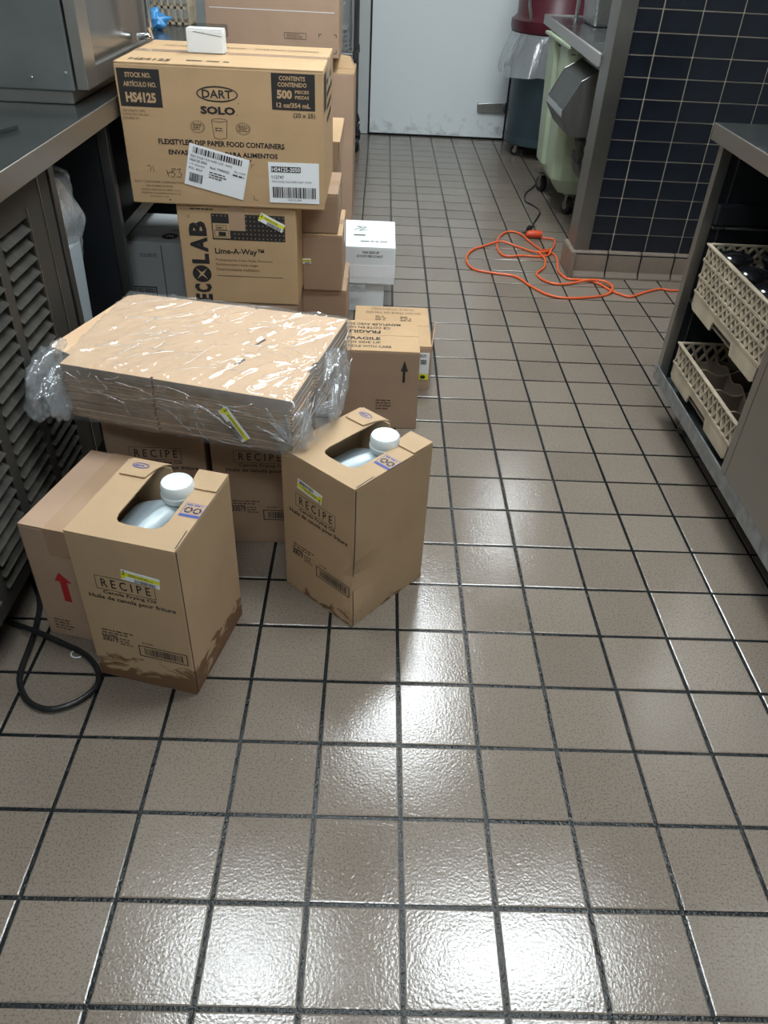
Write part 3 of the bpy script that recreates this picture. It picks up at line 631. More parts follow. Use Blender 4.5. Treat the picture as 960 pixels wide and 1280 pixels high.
def open_oil_carton(label, loc, rz, mt, dent=False, lean=0.0):
    w, d, h, t4 = 0.222, 0.250, 0.395, 0.004
    t = thing('oil_carton', label, 'box', loc, rz, 'open oil cartons')
    m = MB(); nb = 7; L = lean
    # walls (front, left, right, floor) as a hollow shell
    def wall(pts_out, pts_in): m.hexa(pts_out, pts_in)
    def slab(x0, x1, y0, y1, z0, z1): m.box(x0, x1, y0, y1, z0, z1)
    slab(0, w, 0, t4, 0, h-t4); slab(0, t4, t4, d, 0, h-t4); slab(w-t4, w, t4, d, 0, h-t4); slab(t4, w-t4, t4, d-t4, 0, t4)
    m.prism([(t4, 0), (w-t4, 0), (w-t4, h-t4), (0.160, h-t4), (0.155, h-0.020), (0.145, h-0.027), (0.108, h-0.027), (0.098, h-0.018), (0.095, h-t4), (t4, h-t4)], 'y', d-t4, d)
    if dent:
        bmesh.ops.subdivide_edges(m.bm, edges=m.bm.edges[:], cuts=7, use_grid_fill=True)
        for v in m.bm.verts:
            x, y, z = v.co
            if y < 0.09 and x > w-0.012:        # the near edge is crushed in, worst low down
                k = max(0, 1-y/0.09); kk = math.exp(-((z-0.13)/0.055)**2)
                v.co.x -= 0.013*kk*k; v.co.y += 0.010*kk*k*(1 if y < 0.02 else 0)
            if z < 0.03 and y < 0.03 and x > w-0.05: v.co.z += 0.0
    body = m.build('body', M[mt], t, bevel=0 if dent else 0.0015, seg=1)
    # top panel with the hand opening cut through to the back
    arc = [(0.175-0.05*0, 0.075)]
    top = [(0, 0), (w, 0), (w, d), (0.172, d), (0.172, 0.075), (0.168, 0.060), (0.158, 0.052), (0.145, 0.049), (0.098, 0.049), (0.084, 0.052), (0.076, 0.060), (0.072, 0.075), (0.072, d), (0, d)]
    m = MB(); m.prism(top, 'z', h-t4+0.0002, h); m.build('top_panel', M[mt], t, bevel=0.0008, seg=1)
    # two short flaps folded over the back corners, with curved inner edges
    lf = [(0.010, 0.190), (0.066, 0.190)] + [(0.066+0.030*(1-math.cos(a)) + 0.002, 0.190+0.060*math.sin(a)*0.98) for a in [PI/2*k/6 for k in range(1, 7)]] + [(0.010, d)]
    m = MB(); m.prism(lf, 'z', h+0.0006, h+0.0042); o = m.build('flap', M[mt], t, bevel=0.0008, seg=1)
    rf = [(0.178, 0.186), (w, 0.186), (w, d), (0.157, d)] + [(0.157+0.021*(1-math.cos(a))*1.0, d-0.064*math.sin(a)) for a in [PI/2*k/6 for k in range(1, 6)]]
    m = MB(); m.prism(rf, 'z', h+0.0006, h+0.0042); m.build('flap', M[mt], t, bevel=0.0008, seg=1)
    m = MB(); m.box(w, w+0.0005, 0.0035, 0.0060, 0.004, h-0.004); m.build('glue_seam', M['seam'], t) if not dent else m.bm.free()
    if dent:
        m = MB(); zz = [0.004+k*(h-0.01)/24 for k in range(25)]
        pts = [(w+0.0004-0.013*math.exp(-((z-0.13)/0.055)**2), 0.004+0.010*math.exp(-((z-0.13)/0.055)**2), z) for z in zz]
        m.tube(pts, 0.0011, 5); m.build('glue_seam', M['seam'], t)
    # slit of the tucked tab at the near corner
    T = Face((0, 0, h), (1, 0, 0), (0, 1, 0))
    T.line([(0.2195, 0.008), (0.2175, 0.062)], 0.0020, 'ink', 0.0006)
    # two recycling marks
    T.rect(0.182, 0.222, 0.101, 0.108, 'blue_ink'); T.greek(0.184, 0.220, 0.133, 0.141, 'blue_ink', 0.0006, 1, 5)
    T.outline(0.181, 0.223, 0.100, 0.142, 0.0012, 'blue_ink')
    for cx in (0.193, 0.211):
        for k in range(3):
            a = PI/2+2*PI*k/3; T.ring(cx, 0.121, 0.0078, 0.0085, 0.0032, 'ink', 0.0008, 6, a, a+1.5)
            T.poly([(cx+0.0100*math.cos(a+1.5), 0.121+0.0105*math.sin(a+1.5)), (cx+0.0068*math.cos(a+1.9), 0.121+0.007*math.sin(a+1.9)), (cx+0.0035*math.cos(a+1.5), 0.121+0.0036*math.sin(a+1.5))], 'ink', 0.0009)
        T.ring(cx, 0.121, 0.0085, 0.0095, 0.0012, 'blue_ink', 0.0007, 16)
    T2 = Face((0, 0, h+0.0042), (1, 0, 0), (0, 1, 0))
    T2.ring(0.040, 0.226, 0.0185, 0.0095, 0.0014, 'blue_ink', 0.0006); T2.ring(0.040, 0.226, 0.0160, 0.0074, 0.0008, 'blue_ink', 0.0006); T2.greek(0.027, 0.053, 0.2215, 0.2305, 'blue_ink', 0.0006, 1, 3); T2.greek(0.030, 0.050, 0.2230, 0.2290, 'blue_ink', 0.0007, 1, 8)
    T.flush(t); T2.flush(t)
    F = fronts(w, h); oil_print(F); F.flush(t)
    return t
def jug(label, loc, rz):
    """square milky jug seen through the opening: body, neck, cap, integral handle"""
    t = thing('plastic_jug', label, 'jug', loc, rz, 'oil jugs inside the open cartons')
    m = MB(); n = 32; rings = []
    def sup(a, e): c = math.cos(a); return math.copysign(abs(c)**e, c)
    for z, hx, hy, e, ox, oy in ((0, .092, .106, .35, 0, 0), (0.006, .098, .112, .35, 0, 0), (.27, .098, .112, .35, 0, 0), (.306, .091, .101, .4, 0, 0.004), (.322, .066, .074, .5, 0.010, 0.022), (.336, .040, .042, .8, 0.024, 0.044), (.350, .027, .027, 1, 0.030, 0.052), (.378, .0265, .0265, 1, 0.031, 0.053)):
        rings.append([m.v((ox+hx*sup(2*PI*k/n, e), oy+hy*sup(2*PI*k/n-PI/2, e), z)) for k in range(n)])
    m.f(rings[0][::-1]); m.f(rings[-1])
    for A, B in zip(rings, rings[1:]):
        for k in range(n): m.f([A[k], A[(k+1) % n], B[(k+1) % n], B[k]])
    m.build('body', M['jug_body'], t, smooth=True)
    # handle: arched grip running forward from the neck
    m = MB(); m.tube([(0.026, 0.034, 0.348), (0.018, 0.008, 0.350), (0.006, -0.030, 0.346), (-0.004, -0.062, 0.332), (-0.010, -0.080, 0.290)], 0.021, 12, sub=4); m.build('handle', M['jug'], t, smooth=True)
    m = MB()
    for k in range(4): m.lathe([(0.010, 0), (0.010, 0.006)], (0.050-0.007*k, -0.002-0.018*k, 0.334-0.003*k), 10)
    m.build('ridge', M['jug'], t, smooth=True)
    # ribbed screw cap
    m = MB(); N2 = 64; prof = [(0.0335, 0.372), (0.0345, 0.374), (0.0345, 0.384), (0.0325, 0.386), (0.0325, 0.404), (0.0300, 0.409), (0.0265, 0.4085), (0.026, 0.4075), (0.004, 0.4075)]
    rr = []
    for i, (r, z) in enumerate(prof):
        rr.append([m.v((0.031+(r+(0.0006 if k % 2 and 2 < i < 5 else 0))*math.cos(2*PI*k/N2), 0.053+(r+(0.0006 if k % 2 and 2 < i < 5 else 0))*math.sin(2*PI*k/N2), z)) for k in range(N2)])
    m.f(rr[0][::-1]); m.f(rr[-1])
    for A, B in zip(rr, rr[1:]):
        for k in range(N2): m.f([A[k], A[(k+1) % N2], B[(k+1) % N2], B[k]])
    m.build('cap', M['cap'], t, smooth=True)
    return t
def oil_cartons():
    a = math.radians(-13.5)
    t = open_oil_carton('open frying oil carton nearest the camera, brown stain along its foot', (-0.639, 0.638, 0), a, 'kraft_oil')
    F = fronts(0.222, 0.395); sticker(t, F, 0.142, 0.309, 0.078, 0.026, -0.10, key2=31)
    c = lambda u, v, FL, an: (FL[0]+u*math.cos(an)-v*math.sin(an), FL[1]+u*math.sin(an)+v*math.cos(an), 0.0042)
    jug('white capped oil jug in the carton beside the red arrow carton', c(0.112, 0.126, (-0.639, 0.638), a), a)
    b = math.radians(-42)
    t = open_oil_carton('open frying oil carton with crushed near edge, right of the wrapped bundle', (-0.272, 0.944, 0), b, 'kraft_oil2', dent=True)
    sticker(t, F, 0.089, 0.322, 0.076, 0.026, PI-0.12, key2=32)
    jug('white capped oil jug in the crushed carton right of the wrapped bundle', c(0.112, 0.126, (-0.272, 0.944), b), b)
    # closed carton with the red arrow
    t = carton('taped kraft carton with red arrow, left of the open oil carton', (-0.786, 0.752, 0), a, 0.163, 0.285, 0.314, 'kraft_pink', seam='y', tape=True)
    F = fronts(0.16, 0.314)
    F.poly([(0.067, 0.198), (0.052, 0.172), (0.0635, 0.172), (0.0635, 0.115), (0.0805, 0.115), (0.0805, 0.172), (0.092, 0.172)], 'red')
    F.greek(0.02, 0.075, 0.02, 0.055, 'ink_soft', rows=4, seed=8); F.flush(t)
    # two closed oil cartons holding up the bundle
    for k, (x, lab) in enumerate(((-0.712, 'closed frying oil carton under the left half of the wrapped bundle'), (-0.462, 'closed frying oil carton under the right half of the wrapped bundle'))):
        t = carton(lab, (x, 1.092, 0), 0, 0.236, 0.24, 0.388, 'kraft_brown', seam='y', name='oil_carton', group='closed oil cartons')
        F = fronts(0.236, 0.39); oil_print(F, 0.012, -0.012); F.flush(t)
oil_cartons()

# ------------------------------------------------------------------ wrapped bundle of flattened board
def bundle():
    t = thing('wrapped_bundle', 'plastic wrapped bundle of flattened kraft boards lying across two cartons', 'bundle', (-0.49, 1.17, 0.3895))
    o = Vector((-0.49, 1.17))
    FL, FR, BR, BL = Vector((-0.755, 1.052)), Vector((-0.243, 0.925)), Vector((-0.146, 1.345)), Vector((-0.708, 1.455))
    def pt(u, v): return (FL*(1-u)*(1-v) + FR*u*(1-v) + BR*u*v + BL*(1-u)*v) - o
    outline = [(0.0, 0.0), (0.40, 0.0), (0.402, 0.018), (0.412, 0.018), (0.414, 0.0), (1, 0), (1, 0.30), (0.985, 0.31), (0.985, 0.42), (1, 0.43), (1, 1), (0.60, 1), (0.598, 0.985), (0.588, 0.985), (0.586, 1), (0.05, 1), (0.0, 0.95), (-0.100, 0.24), (-0.105, 0.17), (0.006, 0.110)]
    n = 20; th = 0.131/n
    for k in range(n):
        m = MB(); dx = random.uniform(-0.002, 0.002); dy = random.uniform(-0.002, 0.002)+0.010*math.sin(k*0.5)*0.5
        z0 = k*th; pts = [pt(u, v)+Vector((dx, dy)) for u, v in outline]
        m.prism([(p.x, p.y) for p in pts], 'z', z0+0.0007, z0+th-0.0007)
        o_ = m.build('board_sheet', [M['sheet'], M['sheet_edge']], t)
        for p_ in o_.data.polygons: p_.material_index = 0 if abs(p_.normal.z) > 0.5 else 1
    for u, v in ((0.72, 0.56), (0.70, 0.30)):
        m = MB(); c = pt(u, v); d = Vector((0.5, 0.85)).normalized()
        m.bar((c.x-d.x*0.016, c.y-d.y*0.016, 0.1312), (c.x+d.x*0.016, c.y+d.y*0.016, 0.1312), 0.005, 0.0015); m.build('hand_slot', M['seam'], t)
    # film: one continuous wrinkled skin over top and sides, baggy at both ends
    nu, nv = 120, 96; m = MB(); grid = []
    H = 0.134
    def sfun(s):          # s in -1..1 : returns (position 0..1, drop 0..1)
        a = abs(s); inner = 0.80
        if a <= inner: return 0.5+0.5*s/inner, 0.0
        return (0.0 if s < 0 else 1.0), (a-inner)/(1-inner)
    for i in range(nu+1):
        row = []
        for j in range(nv+1):
            su = -1+2*i/nu; sv = -1+2*j/nv
            u, du = sfun(su); v, dv = sfun(sv)
            dr = min(1.0, math.hypot(du, dv)) if (du and dv) else max(du, dv)
            p = pt(u, v); z = H*(1-dr)
            c = pt(0.5, 0.5); out = (p-c)
            nx = Vector((0, 0))
            if du: nx += (pt(1, v)-pt(0, v)).normalized()*(1 if su > 0 else -1)*du
            if dv: nx += (pt(u, 1)-pt(u, 0)).normalized()*(1 if sv > 0 else -1)*dv
            if nx.length: nx.normalize()
            q = Vector((p.x, p.y, z))
            w1 = noise.noise(Vector((q.x*9+q.y*16, q.x*2-q.y*3, q.z*14)))
            w2 = noise.noise(Vector((q.x*22-q.y*30, q.x*8+3, q.z*40+5)))
            w3 = noise.noise(Vector((q.x*60, q.y*60, q.z*60)))
            a1 = q.x*0.73+q.y*0.68; a2 = -q.x*0.68+q.y*0.73
            wr = abs(noise.noise(Vector((a1*4.0, a2*20+1.5*noise.noise(Vector((a1*6, a2*6, 0))), 7))))
            wf = abs(noise.noise(Vector((a1*9+3, a2*46, 2))))
            amp = 0.0095*(1-min(1, wr*4))**2*(0.4+abs(w1)) + 0.003*(1-min(1, wf*5))**2 + 0.004*abs(w1)+0.0004*w3
            if dr == 0: z2 = H+0.0014+amp*1.0; off = Vector((0, 0))
            else:
                z2 = z+0.0010; off = nx*(0.0048+0.012*abs(w1)*math.sin(min(1, dr)*PI*0.9)+0.011*abs(w2)+0.0015)
                # baggy gathered ends
                gl = math.exp(-((u-0.0)/0.10)**2)*math.exp(-((v-0.12)/0.22)**2) if su < 0 else 0
                gr = math.exp(-((1-u)/0.14)**2)*math.exp(-((v-0.25)/0.45)**2) if su > 0 else 0
                bag = math.sin(min(1, dr)*PI*0.85)
                off += nx*(0.032*gl*bag*(1+0.8*w2) + 0.030*gr*bag*(1+1.0*w1+0.6*w2))
            row.append(m.v((p.x+off.x, p.y+off.y, max(z2, 0.001))))
        grid.append(row)
    for i in range(nu):
        for j in range(nv): m.f([grid[i][j], grid[i+1][j], grid[i+1][j+1], grid[i][j+1]])
    m.build('plastic_wrap', M['wrap'], t, smooth='all')
    # crumpled tail of film at the left end and a gathered knot at the front right corner
    for nm, cx, cy, cz, rx, ry, rz_, sd in (('film_tail', -0.303, -0.085, 0.066, 0.042, 0.095, 0.072, 3), ('film_gather', 0.240, -0.205, 0.046, 0.040, 0.042, 0.052, 9), ('film_gather', 0.318, -0.02, 0.060, 0.030, 0.105, 0.060, 5)):
        bm = bmesh.new(); bmesh.ops.create_icosphere(bm, subdivisions=5, radius=1.0)
        for v in bm.verts:
            c = v.co.copy()
            k = 1+0.55*noise.noise(c*1.3+Vector((sd, 0, 0)))+0.22*abs(noise.noise(c*3.5+Vector((0, sd, 0))))+0.10*abs(noise.noise(c*8+Vector((0, sd, 0))))
            v.co = Vector((cx+c.x*rx*k, cy+c.y*ry*k, max(0.004, cz+c.z*rz_*k)))
        mm = MB(); mm.bm.free(); mm.bm = bm; mm.build(nm, M['wrap_loose'], t, smooth='all')
    # pale raised strands along the film's folds, standing in for their highlights
    rd = random.Random(4); m = MB()
    def top_p(u, v): p = pt(u, v); return Vector((p.x, p.y, H+0.007))
    for k in range(46):
        u = rd.uniform(0.05, 0.95); v = rd.uniform(0.05, 0.9); L_ = rd.uniform(0.04, 0.20); a = rd.gauss(0.62, 0.16)
        if k > 34: a = rd.uniform(-0.2, 1.6); L_ = rd.uniform(0.02, 0.05)
        pts = []; cur = rd.uniform(-0.5, 0.5)
        for q in range(7):
            f = q/6; uu = u+L_*f*math.cos(a+cur*f)/0.54; vv = v+L_*f*math.sin(a+cur*f)/0.40
            if not (0.01 < uu < 0.99 and 0.01 < vv < 0.99): break
            p = top_p(uu, vv); p.z += 0.0015*noise.noise(Vector((f*3, k, 0))); pts.append(p)
        if len(pts) > 2: m.tube(pts, rd.uniform(0.0004, 0.0010), 4, sub=2)
    def side_p(s, z, right):
        p = pt(1, s) if right else pt(s, 0)
        n_ = Vector((0.975, -0.22)) if right else Vector((-0.24, -0.97))
        return Vector((p.x+n_.x*0.016, p.y+n_.y*0.016, z))
    for k in range(64):
        right = k > 40; s0_ = rd.uniform(0, 0.95); z0_ = rd.uniform(0.01, 0.12); a = rd.choice((rd.gauss(-0.15, 0.2), rd.gauss(-0.9, 0.3), rd.uniform(0, 3))); L_ = rd.uniform(0.02, 0.14); cur = rd.uniform(-0.6, 0.6)
        pts = []
        for q in range(7):
            f = q/6; ss = s0_+L_*f*math.cos(a+cur*f)/(0.42 if right else 0.54); z_ = z0_+L_*f*math.sin(a+cur*f)
            if not (0 < ss < 1 and 0.004 < z_ < 0.13): break
            pts.append(side_p(ss, z_, right))
        if len(pts) > 2: m.tube(pts, rd.uniform(0.0004, 0.0011), 4, sub=2)
    for k in range(26):     # fan of glint strands over the gathers at the front right corner
        c0 = pt(1, 0); a = rd.uniform(0.2, 2.9); L_ = rd.uniform(0.03, 0.10); right = rd.random() < 0.4
        pts = []
        for q in range(5):
            f = (q+0.6)/4.6; d_ = abs(L_*f*math.cos(a)); z_ = 0.035+L_*f*math.sin(a)
            if z_ > 0.13: break
            pts.append(side_p(min(1, d_/0.42) if right else 1-d_/0.54, z_, right) + Vector((0.004*rd.random(), -0.004*rd.random(), 0)))
        if len(pts) > 2: m.tube(pts, rd.uniform(0.0005, 0.0012), 4, sub=2)
    o_ = m.build('film_crease_glints', M['crease'], t, smooth='all'); o_['kind'] = 'stuff'
    f0 = pt(0, 0); f1 = pt(1, 0); r = (f1-f0).normalized()
    F = Face((f0.x-r.y*-0.0, f0.y, 0), (r.x, r.y, 0), (0, 0, 1)); F.o += F.n*0.018
    sticker(t, F, 0.405, 0.062, 0.084, 0.024, -0.95, key2=33)
bundle()

# ------------------------------------------------------------------ stack behind and cartons on the aisle
def other_cartons():
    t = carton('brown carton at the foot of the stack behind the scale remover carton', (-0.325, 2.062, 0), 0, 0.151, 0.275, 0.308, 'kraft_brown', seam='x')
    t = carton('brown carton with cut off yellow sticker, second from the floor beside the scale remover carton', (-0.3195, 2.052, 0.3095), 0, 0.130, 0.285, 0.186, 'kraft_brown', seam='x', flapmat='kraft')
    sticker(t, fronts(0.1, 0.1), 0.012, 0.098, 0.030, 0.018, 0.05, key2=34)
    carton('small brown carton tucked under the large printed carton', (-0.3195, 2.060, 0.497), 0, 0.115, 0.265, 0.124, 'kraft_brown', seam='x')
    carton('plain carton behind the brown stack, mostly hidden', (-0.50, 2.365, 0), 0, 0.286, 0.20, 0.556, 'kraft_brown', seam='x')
    t = carton('small brown carton with paler raised top flap right of the large printed carton', (-0.40, 2.362, 0.558), 0, 0.182, 0.20, 0.148, 'kraft_brown', seam='x', flapmat='kraft', tape=False)
    m = MB(); m.hexa([(0.0, 0, 0.149), (0.183, 0, 0.149), (0.190, 0.19, 0.149), (0.0, 0.19, 0.149)], [(0.0, 0, 0.151), (0.183, 0, 0.151), (0.190, 0.19, 0.190), (0.0, 0.19, 0.190)])
    m.build('flap', M['kraft'], t, bevel=0.001, seg=1)  # flap in paler board than the body
    m = MB(); m.hexa([(0.183, 0.004, 0.09), (0.186, 0.004, 0.09), (0.192, 0.19, 0.12), (0.189, 0.19, 0.12)], [(0.183, 0.002, 0.150), (0.186, 0.002, 0.150), (0.193, 0.19, 0.188), (0.190, 0.19, 0.188)])
    m.build('side_flap', M['kraft_pink'], t)
    # white cartons
    carton('lower white carton with plain sides under the white keep upright carton', (-0.272, 2.63, 0), 0, 0.232, 0.27, 0.124, 'white_card', seam='x', tape=False)
    t = carton('upper white carton printed this side up, stacked on a smaller white carton', (-0.262, 2.607, 0.1255), 0, 0.262, 0.345, 0.150, 'white_card', seam='x', tapemat='tape', tape=False)
    F = fronts(0.26, 0.15); F.text('THIS SIDE UP', 0.128, 0.196, 0.124, 0.134, bold=0.03); F.text('CE COTE VERS LE HAUT', 0.106, 0.212, 0.109, 0.119, bold=0.03)
    F.poly([(0.163, 0.072), (0.170, 0.076), (0.176, 0.072), (0.170, 0.069)]); F.flush(t)
    T = Face((0, 0, 0.15), (1, 0, 0), (0, 1, 0)); T.line([(0.09, 0.21), (0.12, 0.24), (0.10, 0.26), (0.14, 0.25), (0.11, 0.20), (0.15, 0.22)], 0.004, 'ink_soft', 0.001); T.greek(0.09, 0.17, 0.13, 0.16, 'ink_soft', 0.001, 1); T.greek(0.12, 0.23, 0.06, 0.08, 'ink_soft', 0.001, 1, 2)
    T.flush(t)
    m = MB(); m.box(-0.0008, 0.2628, -0.0008, 0.0, 0.028, 0.078); m.build('packing_tape', M['paper'], t)
    # crumpled film between the two white cartons
    m = MB(); g = [[m.v((-0.20+0.085*i/14+0.004*noise.noise(Vector((i*.6, j*.7, 2))), 2.598-0.012*abs(noise.noise(Vector((i*.5, j*.5, 0))))-0.002, 0.096+0.030*j/6)) for j in range(7)] for i in range(15)]
    for i in range(14):
        for j in range(6): m.f([g[i][j], g[i+1][j], g[i+1][j+1], g[i][j+1]])
    tag(m.build('film_scrap', M['bagfilm'], smooth='all'), 'clear film scrap hanging between the two white cartons', 'film')
    # carton printed FRAGILE
    t = carton('kraft carton printed fragile with black arrow on the aisle side', (-0.214, 1.688, 0), 0, 0.284, 0.222, 0.272, 'kraft_brown', seam='x', flapmat='kraft', tape=False, lean=(-0.004, 0))
    F = fronts(0.28, 0.27)
    F.poly([(0.234, 0.243), (0.2235, 0.206), (0.2305, 0.206), (0.2305, 0.168), (0.2385, 0.168), (0.2385, 0.206), (0.2465, 0.206)])
    F.greek(0.150, 0.205, 0.068, 0.108, 'ink_soft', rows=4, seed=11); F.disc(0.178, 0.084, 0.004, 0.002, 'ink_soft'); F.flush(t)
    T = Face((0, 0, 0.272), (1, 0, 0), (0, 1, 0))
    T.text('FRAGILE', 0.052, 0.158, 0.074, 0.095, bold=0.03, h=0.0008); T.text('THIS SIDE UP', 0.045, 0.158, 0.048, 0.064, bold=0.015, h=0.0008); T.text('HANDLE WITH CARE', 0.036, 0.192, 0.020, 0.036, bold=0.015, h=0.0008)
    T.text('FRAGILE', 0.052, 0.158, 0.122, 0.145, bold=0.03, rot=180, h=0.0008); T.text('CE COTE EN HAUT', 0.030, 0.188, 0.156, 0.172, bold=0.015, rot=180, h=0.0008); T.text('MANIPULER AVEC SOIN', 0.036, 0.222, 0.182, 0.200, bold=0.015, rot=180, h=0.0008)
    T.flush(t)
    m = MB(); m.box(0.2805, 0.2815, 0.03, 0.20, 0.15, 0.262); m.build('side_crease', M['kraft'], t)
    # its neighbour behind
    t = carton('low kraft carton with white and yellow label behind the fragile carton', (-0.148, 1.955, 0), 0, 0.270, 0.330, 0.166, 'kraft_pink', seam='x', flapmat='kraft', tape=False)
    T = Face((0, 0, 0.166), (1, 0, 0), (0, 1, 0))
    T.text('THIS SIDE UP / THIS SIDE UP HANDLE', 0.06, 0.22, 0.295, 0.312, h=0.0008, bold=0, key='ink_soft', rot=180); T.text('DO NOT STACK ON THIS SIDE', 0.04, 0.24, 0.262, 0.280, h=0.0008, bold=0, key='ink_soft', rot=180)
    for u in (0.075, 0.165): T.greek(u, u+0.042, 0.120, 0.245, 'ink_soft', 0.0008, 8, int(u*1000))
    T.flush(t)
    F = fronts(0.27, 0.166); st, f = sticker(t, F, 0.2465, 0.092, 0.038, 0.102, 0.0, 'product_label', 'x', lift=0.0016)
    f.bars(-0.011, 0.010, 0.008, 0.026, seed=5); f.greek(-0.014, 0.014, 0.034, 0.046, rows=2, h=0.0008); f.rect(-0.018, 0.018, -0.050, -0.028, 'yellow', 0.0004); f.disc(0, -0.040, 0.009, 0.007, 'ink', 0.0009); f.flush(st)
    m = MB(); m.hexa([(0.271, 0.03, 0.0), (0.274, 0.03, 0.0), (0.277, 0.31, 0.0), (0.272, 0.31, 0.0)], [(0.271, 0.03, 0.155), (0.274, 0.03, 0.155), (0.300, 0.29, 0.128), (0.297, 0.29, 0.128)])
    m.build('side_flap', M['kraft_pink'], t)
    # far tall stack by the shelf rack
    t = carton('tall plain brown carton standing on the floor by the shelf rack', (-0.88, 3.862, 0), 0, 0.665, 0.36, 0.702, 'kraft_pink', seam='x', flapmat='kraft', tape=False)
    m = MB(); m.hexa([(0.50, 0.16, 0.7022), (0.66, 0.16, 0.7022), (0.66, 0.30, 0.7022), (0.50, 0.30, 0.7022)], [(0.50, 0.16, 0.704), (0.66, 0.16, 0.704), (0.635, 0.30, 0.742), (0.50, 0.30, 0.760)]); m.build('raised_flap', M['kraft'], t)
    t = carton('wide brown carton on top of the tall plain carton', (-0.922, 3.852, 0.7665), 0, 0.632, 0.36, 0.56, 'kraft_pink', seam='x', tape=False)
    F = fronts(0.6, 0.5); z = -0.058
    F.outline(0.369, 0.475, 0.072, 0.100, 0.0025, 'ink_soft'); F.greek(0.38, 0.46, 0.076, 0.096, 'ink_soft', rows=3); F.line([(0.535, 0.085), (0.535, 0.098), (0.548, 0.098)], 0.003); F.line([(0.605, 0.098), (0.618, 0.098), (0.618, 0.085)], 0.003); F.line([(0.605, 0.02), (0.618, 0.02), (0.618, 0.035)], 0.003)
    F.rect(0.30, 0.60, 0.262, 0.31); F.rect(0.02, 0.61, 0.185, 0.188, 'paper'); F.flush(t)
    # dull white carton in the open bay of the counter
    t = carton('dull white carton with round black mark, under the counter shelf', (-0.897, 2.050, 0), 0, 0.204, 0.30, 0.450, 'grey_card', seam='x', tape=False)
    F = fronts(0.2, 0.45); F.text('0120 0X0175', 0.045, 0.10, 0.400, 0.412); F.outline(0.0, 0.085, 0.255, 0.30, 0.004); F.bars(0.008, 0.078, 0.262, 0.294, h=0.0006, seed=3); F.rect(0.115, 0.118, 0.2, 0.44, 'ink_soft'); F.flush(t)
    T = Face((0, 0, 0.45), (1, 0, 0), (0, 1, 0)); T.disc(0.135, 0.06, 0.026, 0.030, 'ink', 0.0008); T.line([(0.124, 0.05), (0.13, 0.07), (0.136, 0.055), (0.14, 0.07), (0.147, 0.05)], 0.004, 'paper', 0.0012); T.greek(0.13, 0.16, 0.11, 0.13, 'ink', 0.0008, 2); T.flush(t)
other_cartons()

